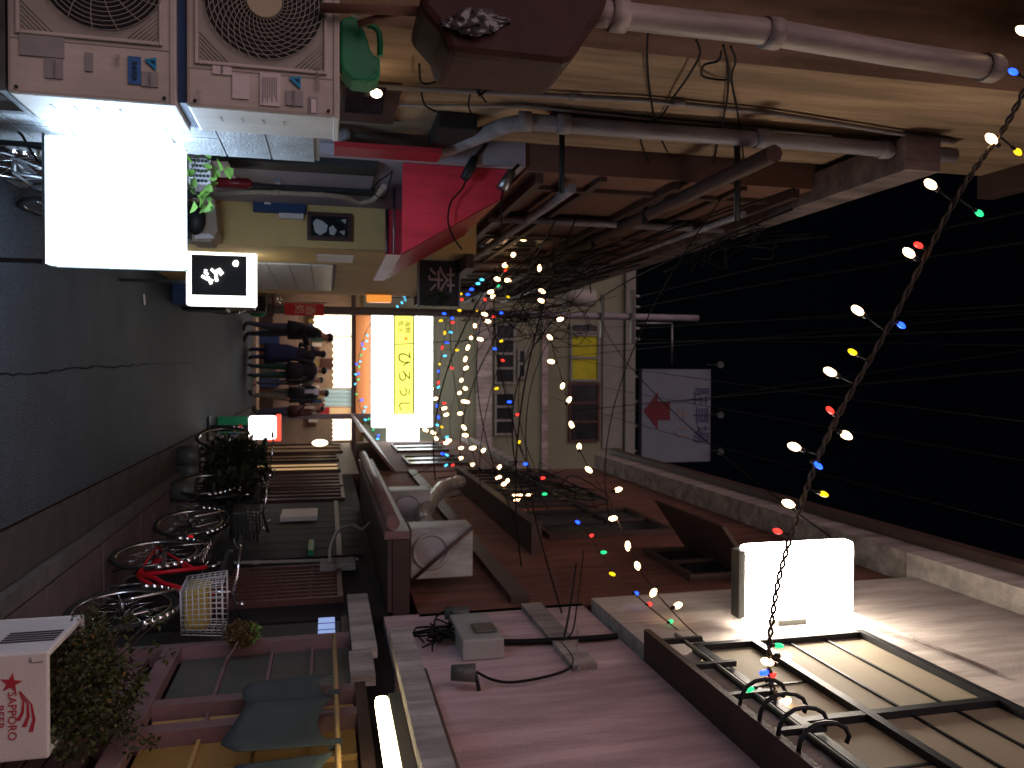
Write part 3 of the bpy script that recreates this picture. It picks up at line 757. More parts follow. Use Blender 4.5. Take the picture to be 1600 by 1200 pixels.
# hanging dark sign with a big character
hs = thing('hanging_sign', 'dark hanging signboard with a pale character and painted leaves over the lane', 'sign', atY(640,440,6.9))
x0, x1, z0, z1 = fr(656, 716, 407, 478, 6.9)
part('board', MB().box(x0,x1,6.9,6.95,z0,z1), M['acdark'], hs)
for zq in (z0-.02, z1+.005): part('rail', MB().box(x0-.02,x1+.02,6.895,6.945,zq,zq+.014), M['pipe'], hs)
tm = text_mb('茶', .25, .002); part('character', place_mb(tm, ((x0+x1)/2-.03, 6.896, (z0+z1)/2), (1,0,0), (0,0,1)), pm('fadedpink', (.36,.26,.25), .7, .15, 8, 0), hs)
lf = MB(); foliage(lf, ((x0+x1)/2+.13, 6.892, (z0+z1)/2-.04), (.06,.004,.12), 60, .05); part('painted_leaves', lf, M['leaf'], hs)
part('hanger', MB().box(LW3-.3, x0+.1, 6.96, 6.98, z1-.02, z1+.01), M['black'], hs)
ol = thing('shop_lantern', 'orange box lantern hung under the ledge past the ochre shop', 'lantern', atY(575,462,10.4))
x0, x1, z0, z1 = fr(573, 612, 455, 472, 10.4); part('shade', MB().box(x0,x1,10.4,10.52,z0,z1), em('orangelamp', (1.0,.35,.05), .8), ol, bevel=.02)
part('hook', MB().tube([((x0+x1)/2,10.46,z1),((x0+x1)/2,10.46,2.80)], .006, 5), M['black'], ol)
# clutter below: crates, bags, red banner
ct = thing('crate_stack', 'stack of dark crates and boxes by the tiled wall', 'crates', (-.85, 9.6, 0))
for i, (y, z0, z1, w_) in enumerate([(9.3,.001,.34,.24),(9.35,.345,.62,.22),(9.9,.001,.5,.26),(9.95,.505,.8,.22)]):
    part('crate', MB().box(LW3+.02, LW3+.02+w_, y, y+.4, z0, z1), [M['inkblue'],M['cardboard'],M['black'],M['graypanel']][i], ct, bevel=.01)
rb = thing('banner', 'narrow red vertical banner with faded white letters near the utility pole', 'banner', atY(440,486,12.6))
x0, x1, z0, z1 = fr(445, 506, 474, 493, 12.6)
part('cloth', MB().box(x0,x1,12.6,12.61,z0,z1), M['redfab'], rb)
part('pole', MB().tube([(x0-.015,12.62,.001),(x0-.015,12.62,z1+.05)], .01, 6), M['steel'], rb)
part('base', MB().disc((x0-.015,12.62,.001), .1, 'z', .04, 14), M['black'], rb)
tm = text_mb('酒\n処', .16, .001); part('lettering', place_mb(tm, ((x0+x1)/2, 12.597, (z0+z1)/2), (1,0,0), (0,0,1)), M['sticker'], rb)
gb = MB(); q = atZ(388,484,0); gb.ball((q.x, q.y, .2), .16, .14, .22, 12, 8); solo('refuse_bag', gb, M['green'], 'green cloth-covered bundle on the ground left of the tall walker', 'bag')
# utility pole
up_ = thing('utility_pole', 'grey utility pole rising left of the far white sign', 'pole', (-1.02, 13.9, 0))
part('pole', MB().tube([(-1.02,13.9,0),(-1.02,13.9,8.6)], [.075,.06], 14), M['pipe'], up_)
for z, w_ in ((7.2,.5),(6.6,.4)): part('crossarm', MB().box(-1.02-w_, -1.02+w_, 13.8, 13.86, z, z+.07), M['graypanel'], up_)
part('transformer', MB().tube([(-1.35,13.9,5.9),(-1.35,13.9,6.5)], .16, 14), M['meter'], up_)
for x in (-1.4,-1.2,-.8,-.6): part('insulator', MB().tube([(x,13.83,7.271),(x,13.83,7.38)], [.035,.02], 8), M['meter'], up_)

# ================================================================ RIGHT SIDE
r1 = thing('house', 'near right house with a pink upper wall, white balcony band and lattice shopfront', 'house', (3.2, 3.6, 0))
part('ground_wall', MB().box(RW+.06, 6, .6, 5.62, -.1, 2.05), M['blackwall'], r1)
part('upper_wall', MB().box(RW, 6, .6, 5.62, 2.051, 3.52), M['pinkwall'], r1)
part('balcony_wall', MB().box(1.68, 6, .6, 5.50, 3.56, 6.35), M['whitewall'], r1)
part('balcony_deck', MB().box(1.56, 6, .6, 4.42, 3.521, 3.559), M['darkbrown'], r1)
part('eave_fascia', MB().box(1.50, 6, .6, 5.6, 6.36, 6.66), M['whitewall'], r1)
part('roof', MB().box(1.42, 6, .5, 13.5, 6.665, 6.8), M['darkbrown'], r1)
wdw = MB(); X = 1.672
for z in (3.78, 4.15, 4.90): wdw.box(X-.05, X+.004, 1.2, 4.30, z, z+.045)
for z in (4.40, 4.65): wdw.box(X-.022, X+.004, 1.2, 4.28, z, z+.014)
for y in (1.6, 2.4, 3.22, 4.26): wdw.box(X-.048, X+.003, y, y+.045, 3.826, 4.899)
for y in (2.0, 2.8, 3.7): wdw.box(X-.02, X+.002, y, y+.014, 3.826, 4.149)
w = part('window', wdw, M['black'], r1)
for y0, y1 in ((1.65,2.4),(2.445,3.22),(3.265,4.26)):
    for z0, z1 in ((3.83,4.148),(4.197,4.40),(4.415,4.65),(4.666,4.898)):
        part('pane', MB().box(X-.012, X-.001, y0+.002, y1-.002, z0, z1), M['beigeglass'], w)
# balcony rail : posts and hooked brackets
rail = MB()
for z in (3.72,): rail.tube([(1.60,.8,z),(1.60,4.40,z)], .014, 6)
part('rail', rail, M['black'], r1)
for y in (1.9,2.5,3.1,3.5,3.9,4.3):
    part('rail_post', MB().box(1.585,1.615,y-.015,y+.015,3.56,3.84), M['black'], r1)
for y in (2.85,3.0,3.15,3.32):
    part('rail_hook', MB().tube([(1.565,y,3.54),(1.52,y,3.548),(1.48,y,3.575),(1.457,y,3.62),(1.452,y,3.67),(1.462,y,3.72),(1.485,y,3.76),(1.52,y,3.778),(1.55,y,3.765)], .010, 7), M['black'], r1)
# canopy over the shopfront with its tube lamp
cn = part('canopy', MB().box(1.27, RW-.002, 1.2, 3.72, 1.965, 2.03), M['mauve'], r1)
fs_ = build_mesh('fascia_board', MB().box(-.028, .028, -.418, .418, 0, .10), M['fascia'])
pieces('fascia_board', fs_, cn, [Vector((1.238, 3.29-.84*k, 1.94+random.uniform(-.004,.004))) - r1.location for k in range(3)])
part('pipe_bundle', MB().tube([(1.62,1.3,2.10),(1.62,3.9,2.10)], .03, 8), M['darkbrown'], r1)
part('pipe_bundle', MB().tube([(1.66,1.3,2.17),(1.66,4.3,2.17)], .026, 8), M['darkbrown'], r1)
fl = thing('tube_lamp', 'glowing tube lamp fixed under the near right canopy', 'lamp', (1.42, 3.0, 1.86))
part('diffuser', MB().box(1.395, 1.455, 2.3, 3.40, 1.855, 1.91), M['fluor'], fl, bevel=.015)
part('housing', MB().box(1.40, 1.47, 2.28, 3.42, 1.912, 1.962), M['graypanel'], fl)
lb = MB(); rbox(lb, 546, 582, 940, 1030, RW-.02, .06); rbox(lb, 546, 584, 1031, 1073, RW-.02, .06)
part('lintel_board', lb, M['fascia'], r1)
# shopfront joinery
X = RW
def rp(nm, r, m, d=.04, back=.0, parent=r1, X=RW, bevel=0):
    mb = MB(); rbox(mb, *r, X, d, back); return part(nm, mb, m if not isinstance(m, str) else M[m], parent, bevel=bevel)
part('base_wall', MB().box(RW, RW+.055, 2.0, 5.1, .0, .62), M['wood'], r1)
for k in range(5): part('slat', MB().box(RW-.018, RW-.001, 2.0, 5.08, .20+.085*k, .27+.085*k), M['mauve'], r1)
part('sill_rail', MB().box(RW-.075, RW-.002, 2.0, 5.10, .70, .80), M['mauve'], r1, bevel=.006)
for ya in (5.08, 4.22, 3.92, 2.9): part('post', MB().box(RW-.06, RW+.04, ya, ya+.085, .03 if ya != 4.22 else .801, 1.80), M['mauve'], r1)
part('head_rail', MB().box(RW-.05, RW-.002, 2.0, 5.14, 1.80, 1.86), M['wood'], r1)
for y0, y1, m, lite in ((4.31,5.07,'graypanel',0),(4.015,4.21,'amberrail',0),(2.99,3.91,'amber',1),(2.0,2.89,'amber',1)):
    part('pane', MB().box(RW+.012, RW+.022, y0, y1, .81, 1.79), M[m], r1)
    for z in (1.06, 1.32, 1.56): part('muntin', MB().box(RW-.012, RW+.011, y0, y1, z, z+.018), M['amberrail' if lite else 'mauve'], r1)
    if lite:
        for k in (1, 2): part('muntin', MB().box(RW-.010, RW+.0105, y0+(y1-y0)*k/3-.008, y0+(y1-y0)*k/3+.008, .81, 1.79), M['amberrail'], r1)
# dark doorway between the two shopfronts with a pale blue transom
part('doorway', MB().box(RW+.001, RW+.055, 5.18, 5.6, .0, 1.75), M['acdark'], r1)
tr = part('transom', MB().box(RW-.03, RW+.05, 5.17, 5.61, 1.751, 1.90), M['wood'], r1)
for y in (5.20, 5.335, 5.47):
    part('pane', MB().box(RW-.034, RW-.031, y, y+.11, 1.60, 1.71), M['bluepane'], tr)
# noren curtain on its rod
nr = thing('noren_curtain', 'slate blue noren curtain hanging from a rod across the lattice shopfront', 'curtain', (1.6, 3.3, 1.2))
part('rod', MB().tube([(1.62,1.9,1.70),(1.62,4.9,1.70)], .013, 8), M['amberrail'], nr)
for y0, y1, dr_ in ((3.98,4.30,.36),(3.44,3.94,.40),(2.86,3.40,.40),(2.2,2.82,.40)):
    mb = MB(); nu, nv = 36, 8
    def q(i, j):
        u = i/nu; v = j/nv
        top = 1.685 - .07*math.sin(math.pi*u)**.8
        return Vector((1.615 + .02*math.sin(u*6.5+y0*5)*(.4+.6*v), y0+(y1-y0)*u, top - dr_*v*(1+.05*math.sin(u*6)) ))
    mb = grid_mb(q, nu, nv)
    o = part('cloth', mb, M['noren'], nr); sd = o.modifiers.new('t','SOLIDIFY'); sd.thickness = .004
    part('loop', MB().box(1.605,1.635,y0,y0+.05,1.66,1.72), M['noren'], nr)
# dried ball on its arm
db = thing('hanging_ball', 'brown dried cedar ball with a green tip on a wall arm by the doorway', 'decoration', atX(378,990,1.6))
c = atX(377,990,1.6)
bl = MB(); foliage(bl, c, (.075,.075,.085), 900, .028, .55); bl.ball(c, .06, .06, .068, 10, 7)
part('ball', bl, M['driedball'], db, kind='stuff'); part('tip', foliage(MB(), c+Vector((0,.0,.07)), (.05,.05,.035), 120, .03, .1), M['ivyleaf'], db, kind='stuff')
part('arm', MB().tube([c, c+Vector((.05,-.12,-.03)), Vector((RW-.04, c.y-.2, c.z-.08))], .005, 5), M['mauve'], db)
# meter box, lamps and cables on the pink wall
mt = thing('meter_box', 'beige electric meter box on the pink wall', 'meter', atX(707,1010,RW-.1))
mb = MB(); rbox(mb, 711, 776, 987, 1033, RW-.001, .13); part('case', mb, M['meter'], mt, bevel=.012)
mb = MB(); rbox(mb, 738, 774, 977, 990, RW-.132, .02); part('cover', mb, M['graypanel'], mt, bevel=.008)
for px_, py0, py1, nm in ((705,1040,1062,'dark round floodlight on the pink wall below the meter box'),(695,947,969,'dark round floodlight at the corner above the brown eave')):
    f_ = thing('floodlight', nm, 'floodlight', atX(px_,1050,RW-.1))
    pa, pb = atX(px_, (py0+py1)/2, RW-.1), atX(px_+38, (py0+py1)/2, RW-.1)
    part('housing', MB().tube([pa, pb], [.042,.05], 14), M['graypanel'], f_)
    part('bracket', MB().tube([pb, Vector((RW-.001, pb.y, pb.z+.02))], .012, 6), M['black'], f_)
def wall_cable(label, pts, X=RW-.03, r=.008, mat=None): return cable('cable', label, [atX(a, b, X) for a, b in pts], r, mat)
wall_cable('black cable drooping from the dark floodlight across the pink wall', [(745,1050),(770,1062),(800,1066),(850,1058),(888,1045),(895,1030),(882,1010),(872,1000)])
wall_cable('thick black cable along the top of the pink wall', [(760,1003),(820,1003),(880,1000),(930,997),(965,994)], r=.02)
wall_cable('bundle of black service wires dropping onto the pink wall', [(900,880),(892,940),(885,980),(880,1000)], RW-.08, .008)
wall_cable('second black service wire dropping onto the pink wall', [(912,860),(902,940),(895,985),(880,1000)], RW-.1, .006)
wall_cable('grey earth wire ending in a hook on the pink wall', [(903,985),(901,1020),(905,1050)], RW-.03, .007, M['pipe'])
part('cornice', MB().box(RW-.035, RW-.001, 4.35, 5.6, 3.05, 3.2), M['fascia'], r1)

# ---- warm lightbox over the lane
lx = thing('projecting_sign', 'warm white glowing lightbox sign projecting high from the right wall', 'sign', (1.4, 4.62, 4.3))
Y = 4.6; x0, x1, z0, z1 = fr(1168, 1336, 850, 968, Y)
part('light_panel', MB().box(x0, x1, Y, Y+.12, z0, z1), M['lightbox'], lx, bevel=.03)
part('frame', MB().box(x0+.02, x1-.02, Y+.121, Y+.15, z0+.02, z1-.02).box(x0+.03, x1-.03, Y+.02, Y+.12, z0-.05, z0-.004), M['graypanel'], lx)
zc = (z0+z1)/2
part('mount', MB().box(x1+.003, 1.678, Y+.02, Y+.14, zc-.16, zc+.05), M['graypanel'], lx)
part('tie_rod', MB().tube([(x1-.01, Y+.06, z1-.02), (1.66, 3.6, z1+.15)], .012, 6), M['fascia'], lx)

# ---- R2 : orange brown house
r2 = thing('house', 'long orange brown house with dark board shopfronts on the right', 'house', (3.4, 9.5, 0))
part('ground_wall', MB().box(RW, 6, 5.66, 13.45, -.1, 2.08), M['blackwall'], r2)
part('upper_wall', MB().box(RW, 6, 5.56, 13.45, 2.30, 6.35), M['orangewall'], r2)
part('eave_fascia', MB().box(1.50, 6, 5.62, 13.45, 6.36, 6.64), M['fascia'], r2)
part('canopy_roof', MB().box(1.22, RW+.05, 5.68, 10.4, 2.12, 2.24), M['wood'], r2)
part('canopy_fascia', MB().box(1.16, 1.215, 5.68, 10.4, 2.06, 2.24), M['gutter'], r2)
part('eave_gutter', MB().tube([(1.10,5.68,2.12),(1.10,10.4,2.12)], .05, 10), M['gutter'], r2)
part('soffit', MB().box(1.22, RW-.001, 5.7, 10.38, 2.085, 2.118), M['darkbrown'], r2)
part('balcony', MB().box(1.45, RW-.001, 7.2, 11.6, 3.55, 3.65), M['darkbrown'], r2)
for k in range(14): part('baluster', MB().box(1.46, 1.485, 7.25+.32*k, 7.275+.32*k, 3.651, 4.3), M['black'], r2)
part('handrail', MB().box(1.45, 1.495, 7.2, 11.6, 4.301, 4.34), M['black'], r2)
for y0, y1, z0, z1 in ((6.0,7.0,4.6,5.7),(7.8,9.2,3.9,5.3),(9.8,11.2,3.9,5.3),(11.8,12.9,4.2,5.3)):
    windowed('window', r2, RW-.001, y0, y1, z0, z1, 2, M['darkbrown'], M['glass'], .06, -1)
part('beam', MB().box(RW-.06, RW-.001, 5.7, 13.4, 3.0, 3.14), M['darkbrown'], r2)
part('rain_shelf', MB().prism([(RW-.001,5.75,5.1),(1.25,5.75,4.75),(1.25,7.1,4.75),(RW-.001,7.1,5.1)], (0,0,.04)), M['darkbrown'], r2)
# lattice window
lat = MB(); y0, y1, z0, z1 = wr(335, 535, 893, 948, RW)
t_ = .04
lat.box(RW-.05,RW-.001,y0,y1,z0,z0+t_).box(RW-.05,RW-.001,y0,y1,z1-t_,z1).box(RW-.048,RW-.001,y0,y0+t_,z0+t_,z1-t_).box(RW-.048,RW-.001,y1-t_,y1,z0+t_,z1-t_)
lw = part('window', lat, M['redwood'], r2)
for k in range(1, 9): part('slat', MB().box(RW-.040,RW-.012,y0+t_+(y1-y0-2*t_)*k/9-.012,y0+t_+(y1-y0-2*t_)*k/9+.012,z0+t_,z1-t_), M['redwood'], lw)
for k in range(1, 4): part('rail', MB().box(RW-.030,RW-.011,y0+t_,y1-t_,z0+(z1-z0)*k/4-.012,z0+(z1-z0)*k/4+.012), M['redwood'], lw)
part('pane', MB().box(RW-.009,RW-.003,y0+t_,y1-t_,z0+t_,z1-t_), M['graypanel'], lw)
for k in range(9):
    yb = 7.45+.34*k; part('board', MB().box(RW-.03, RW-.002, yb, yb+.325, .05, 2.0), M['blackwall'], r2)
for z in (.55, 1.75): part('trim', MB().box(RW-.045, RW-.031, 7.4, 10.5, z, z+.05), M['redwood'], r2)
for r_, m_, nm in (((482,490,851,868),'green','plaque'),((440,496,801,814),'sticker','paper_strip'),((345,371,796,806),'yellowshirt','plaque'),((500,555,880,892),'fascia','plaque')):
    rp(nm, r_, m_, .05, parent=r2, X=RW-.03)
for y0, y1 in ((10.7,11.7),(11.9,13.1)): windowed('window', r2, RW-.001, y0, y1, .5, 1.9, 3, M['redwood'], M['graypanel'], .05, -1)
wall_pipe('conduit', 'pale vertical conduit between the lattice window and the black boards', [(560,874),(500,876),(420,878),(340,880)], RW-.05, .016, M['fascia'], collars=[(515,876),(400,879)])
cable('hose', 'pale hose curving from the conduit up to the eave of the orange house', [atX(a,b,1.55) for a,b in [(515,876),(517,852),(530,828),(552,821),(568,826),(588,800),(584,768)]], .014, M['greycable'], 'hose')
# outdoor unit on the canopy roof
ac = thing('outdoor_unit', 'small white outdoor unit standing on the canopy of the orange house', 'air conditioner', (1.46, 6.35, 2.24), group='air conditioner outdoor units')
x0, x1, z0, z1 = 1.25, 1.655, 2.30, 2.80
part('casing', MB().box(x0,x1,6.2,6.50,z0,z1), M['whiteac'], ac, bevel=.012)
part('fan_ring', MB().ring((x0+.185,6.193,z0+.16), .135, .014, 'y', 28, 6), M['whiteac'], ac)
part('fan_opening', MB().disc((x0+.185,6.194,z0+.16), .13, 'y', .004, 28), M['stickergrey'], ac)
gm = MB()
for k in range(5): gm.ring((x0+.185,6.188,z0+.16), .03+.022*k, .002, 'y', 24, 4)
part('fan_grille', gm, M['acgrille'], ac)
part('shadow_bar', MB().tube([(x0-.02,6.17,z1+.02),(x1+.02,6.17,z0-.02)], .014, 6), M['darkbrown'], ac)  # dark bar stands in for the diagonal shadow across the unit's front
for x in (x0+.05, x1-.05): part('foot', MB().box(x-.03,x+.03,6.22,6.48,2.242,2.298), M['steel'], ac)
ac2 = thing('outdoor_unit', 'second white outdoor unit farther along the canopy behind the silver duct', 'air conditioner', (1.42, 8.3, 2.24), group='air conditioner outdoor units')
part('casing', MB().box(1.25,1.68,8.2,8.5,2.29,2.72), M['whiteac'], ac2, bevel=.012)
part('fan_ring', MB().ring((1.43,8.193,2.48), .13, .012, 'y', 24, 6), M['whiteac'], ac2); part('fan_opening', MB().disc((1.43,8.194,2.48), .125, 'y', .004, 24), M['stickergrey'], ac2)
part('foot', MB().box(1.3,1.62,8.22,8.48,2.242,2.288), M['steel'], ac2)
dct = MB(); pts = [atX(a,b,1.45) for a,b in [(720,752),(690,762),(672,785),(660,805),(665,822)]]
P = []
for i in range(len(pts)-1):
    for k in range(6): P.append(pts[i].lerp(pts[i+1], k/6))
P.append(pts[-1]); dct.tube(P, [.075+.012*(i%2)+.006*math.sin(i*2.3) for i in range(len(P))], 12, smooth=False)
d_ = thing('foil_duct', 'crinkled silver foil duct rising above the canopy of the orange house', 'duct', pts[-1]); part('duct', dct, pm('foil', (.28,.27,.27), .35, .3, 14, .8, metal=.5, fine=25), d_)
part('support', MB().tube([pts[-1], Vector((pts[-1].x, pts[-1].y, 2.24))], .02, 6), M['black'], d_)

# ---- R3 : low houses toward the end of the lane
r3 = thing('house', 'low pinkish brown house just before the far white sign on the right', 'house', (3.4, 16.5, 0))
part('ground_wall', MB().box(RW, 6, 13.5, 19.3, -.1, 2.2), M['redwood'], r3)
part('upper_wall', MB().box(RW-.02, 6, 13.5, 19.3, 2.35, 4.9), M['brownwall'], r3)
part('canopy_roof', MB().prism([(RW-.03,13.52,2.75),(1.05,13.52,2.22),(1.05,19.2,2.22),(RW-.03,19.2,2.75)], (0,0,.06)), M['gutter'], r3)
part('coping', MB().box(RW-.12, 6, 13.5, 19.35, 4.91, 5.1), M['fascia'], r3)
for y0, y1, z0, z1, g in ((13.8,14.9,.3,1.9,'boxgold'),(15.3,16.4,.4,1.9,'warmshop'),(16.9,18.6,.2,2.0,'warmshop'),(14.2,15.6,3.1,4.2,'glass'),(16.6,18.2,3.1,4.2,'glass')):
    windowed('window', r3, RW-(.001 if z0 < 2 else .021), y0, y1, z0, z1, 2, M['wood'], M[g], .05, -1)
ll = thing('paper_lantern', 'glowing oval lantern under the eave of the low house', 'lantern', atX(487,692,1.5))
c = atX(500,692,1.5); part('shade', MB().ball(c, .07, .07, .16, 14, 9), M['lantern'], ll); part('cap', MB().disc((c.x,c.y,c.z+.155), .035, 'z', .03, 12), M['black'], ll)
part('cord', MB().tube([c+Vector((0,0,.185)), Vector((c.x,c.y,2.3))], .005, 5), M['black'], ll)
# red and white stand sign
rs = thing('stand_sign', 'white glowing stand sign with a red rounded border in front of the low house', 'sign', (.86, 12.05, 0))
x0, x1, z0, z1 = .655, 1.05, .56, .99
part('light_panel', MB().box(x0+.02, x1-.03, 12.0, 12.1, z0, z1-.05), em('signwarm', (1.0,.97,.93), 6.0), rs, bevel=.04)
part('border', MB().box(x0, x1, 12.02, 12.09, z1-.049, z1+.02).box(x1-.029, x1, 12.02, 12.09, z0+.25, z1-.05), M['redrim'], rs, bevel=.02)
part('stand', MB().box(x0+.15, x1-.15, 12.03, 12.07, .03, z0-.001), M['black'], rs); part('base', MB().box(x0+.02,x1-.02,11.92,12.18,.001,.03), M['black'], rs)
# bushes in pots, silhouettes beside the lane
for i, (px_, py_, X_, rr, hh, nm) in enumerate([(352,712,1.0,.20,.34,'dark bushy pot plant nearest the green board'),(395,735,1.18,.22,.38,'dark tall bush in a pot under the gold window'),(372,765,1.3,.20,.30,'dark low bush in a pot by the black boards')]):
    q = atX(px_, py_, X_)
    p_ = thing('potted_bush', nm, 'plant', (q.x, q.y, .06 if q.x > 1.27 else 0), group='dark potted bushes')
    b0 = p_.location.z
    part('pot', MB().tube([(q.x,q.y,b0+.001),(q.x,q.y,b0+.24)], [.11,.14], 12), M['graypanel'], p_)
    part('trunk', MB().tube([(q.x,q.y,b0+.24),(q.x+.02,q.y,b0+.5),(q.x,q.y+.02,b0+.75)], [.015,.012,.006], 6), M['wood'], p_)
    part('crown', foliage(MB(), (q.x,q.y,b0+.62), (rr,rr,hh), 700, .09, .25), M['leafdark'], p_, kind='stuff')
gbd = thing('folding_board', 'green folded board leaning at the lane edge before the red bordered sign', 'board', atZ(335,665,0))
q = atZ(338,652,0); part('panel', MB().cbox((q.x+.12,q.y,.24), .26, .03, .46, Matrix.Rotation(.12,3,'X')), M['green'], gbd, bevel=.006)
part('foot', MB().box(q.x, q.x+.26, q.y-.02, q.y+.12, .001, .018), M['black'], gbd)
bt = MB(); q = atZ(358,668,0)
bt.add([(q.x-.08,q.y,.001),(q.x+.16,q.y-.02,.001),(q.x+.14,q.y+.2,.001),(q.x-.06,q.y+.2,.001),(q.x-.02,q.y+.05,.36),(q.x+.09,q.y+.03,.30),(q.x+.07,q.y+.14,.33),(q.x,q.y+.15,.40)], [(0,3,2,1),(4,5,6,7),(0,1,5,4),(1,2,6,5),(2,3,7,6),(3,0,4,7)])
solo('tarpaulin', bt, M['bluetarp'], 'crumpled blue tarpaulin heap by the lit red bordered sign', 'tarpaulin', bevel=.03)

# ---- white foam box planter with red star print
fx = thing('foam_box', 'white foam box planter printed with a red star and swoosh, lower right', 'box', (1.36, 3.7, 0))
bx0, bx1, byy, bzt = 1.14, 1.575, 3.5, .56
part('stand', MB().box(bx0+.02, bx1-.02, byy+.02, byy+.46, .0, .20), M['block'], fx)
mb = MB().box(bx0,bx1,byy,byy+.03,.205,bzt).box(bx0,bx1,byy+.47,byy+.50,.205,bzt).box(bx0,bx0+.03,byy+.031,byy+.469,.206,bzt-.001).box(bx1-.03,bx1,byy+.031,byy+.469,.206,bzt-.001)
part('box_walls', mb, M['foam'], fx, bevel=.008)
part('soil', MB().box(bx0+.031,bx1-.031,byy+.031,byy+.469,.3,bzt-.06), M['soil'], fx)
star = []
sc_ = atY(17,1068,byy-.003)
for k in range(10):
    r_ = .042 if k%2 == 0 else .017; a_ = math.pi/2 + k*math.pi/5 + .15; star.append(sc_ + Vector((r_*math.cos(a_), 0, r_*math.sin(a_))))
sp_ = MB(); ctr = sc_.copy()
for k in range(10): sp_.prism([ctr, star[k], star[(k+1)%10]], (0, .002, 0))
part('star_mark', sp_, M['redink'], fx)
fz = lambda a_, b_: atY(a_/4, 900+b_/4, byy-.003)
for pts in ([(118,722),(146,785),(140,855),(112,905)], [(122,722),(172,800),(176,880),(150,945)], [(128,722),(196,805),(212,900),(192,975)]):
    sw = MB(); cl = []
    for i in range(3):
        for k in range(5): u = k/5; cl.append((pts[i][0]+(pts[i+1][0]-pts[i][0])*u, pts[i][1]+(pts[i+1][1]-pts[i][1])*u))
    cl.append(pts[3])
    for i in range(len(cl)-1):
        (a0,b0),(a1,b1) = cl[i], cl[i+1]; w0, w1 = 2+12*i/15, 2+12*(i+1)/15
        sw.prism([fz(a0-w0,b0), fz(a0+w0,b0), fz(a1+w1,b1), fz(a1-w1,b1)], (0,.002,0))
    part('swoosh_mark', sw, M['redink'], fx)
tm = text_mb('SAPPORO\nBEER', .045, .001); c = fz(35, 880)
part('lettering', place_mb(tm, c, (1,0,0), (0,0,1)), M['redink'], fx)
for k in range(5): part('barcode_bar', MB().box(bx0-.003, bx0-.0005, byy+.14+.03*k, byy+.155+.03*k, .33, bzt-.02), M['ink'], fx)
part('scrawl', MB().tube([fz(a_,b_) for a_,b_ in [(185,545),(190,510),(200,545),(230,540),(270,535)]], .0015, 4), M['ink'], fx)
pl = thing('leafy_shrub', 'dense dark green shrub growing out of the foam box', 'shrub', (1.42, 4.0, .5))
part('stem', MB().tube([(1.38,3.75,.5),(1.4,3.85,.62),(1.42,3.95,.75)], .012, 6), M['wood'], pl)
fo = MB()
for c_, r_, n_ in [((1.40,3.82,.60),(.22,.24,.15),2200),((1.24,3.98,.58),(.12,.16,.11),600),((1.52,3.66,.62),(.14,.14,.13),700),((1.46,3.9,.76),(.12,.12,.09),320),((1.3,3.75,.70),(.08,.08,.09),180),((1.58,3.75,.74),(.08,.1,.11),220)]: foliage(fo, c_, r_, n_, .026, .15, .3)
part('crown', fo, M['leaf'], pl, kind='stuff')
for k in range(16):
    a_ = random.uniform(0, 6.28); p0 = Vector((1.40,3.82,.62)); d_ = Vector((math.cos(a_)*.2, math.sin(a_)*.22, random.uniform(.05,.22)))
    p1 = p0 + d_*.9; p2 = p0 + d_*random.uniform(1.2,1.5)
    part('twig', MB().tube([p0, p1, p2], [.004,.003,.0015], 4), M['wood'], pl)
    part('twig_leaves', foliage(MB(), p2, (.03,.03,.03), 14, .03, .1, .3), M['leaf'], pl, kind='stuff')
fo = MB(); foliage(fo, (1.40,3.82,.62), (.24,.24,.17), 500, .024, .5); part('crown', fo, M['driedball'], pl, kind='stuff')

# ================================================================ END OF THE LANE
YE = 20.6
eb = thing('building', 'cream storeyed building closing the far end of the lane', 'building', (1, 23, 0))
zE = lambda px: atY(px, 590, YE).z
part('wall', MB().box(-7, 8, YE, 30, 2.6, zE(975)), M['endcream'], eb)
part('ground_wall', MB().box(-7, 8, YE+.9, 30, -.1, 2.599), M['warmshop'], eb)
part('roof', MB().box(-7.1, 8.1, YE-.12, 30.1, zE(975)+.002, zE(990)), M['endgrey'], eb)
for pa, pb in ((744,768),(846,855)):
    part('band', MB().box(-7, 8, YE-.08, YE-.001, zE(pa), zE(pb)), M['fascia'], eb)
for k in range(11):
    z = zE(680)+.13*k; part('siding', MB().box(-4, 5, YE-.012, YE-.001, z, z+.118), M['endcream'], eb)
def end_window(py0, py1, p0, p1, frame, glass, n=2):
    x0, x1, z0, z1 = fr(p0, p1, py0, py1, YE); t = .06
    mb = MB().box(x0,x1,YE-.07,YE-.002,z0,z0+t).box(x0,x1,YE-.07,YE-.002,z1-t,z1)
    for k in range(n+1): xx = x0+(x1-x0-t)*k/n; mb.box(xx,xx+t,YE-.066,YE-.003,z0+t,z1-t)
    w = part('window', mb, frame, eb)
    for k in range(n):
        xa = x0+(x1-x0-t)*k/n+t; xb = x0+(x1-x0-t)*(k+1)/n
        part('pane', MB().box(xa,xb,YE-.03,YE-.004,z0+t,z1-t), glass, w)
end_window(505, 600, 772, 805, M['endgrey'], M['glass'], 4); end_window(612, 680, 772, 805, M['endgrey'], M['glass'], 3)
end_window(545, 592, 808, 822, M['endgrey'], M['glass'], 2)
end_window(505, 521, 890, 935, M['endgrey'], M['glass'], 1); end_window(522, 596, 890, 936, M['endgrey'], M['curtainyellow'], 2); end_window(598, 690, 888, 936, M['redwood'], M['glass'], 3)
part('window_blind', MB().box(fr(942,974,500,700,YE)[0], fr(942,974,500,700,YE)[1], YE-.05, YE-.002, zE(941), zE(972)), M['endgrey'], eb)
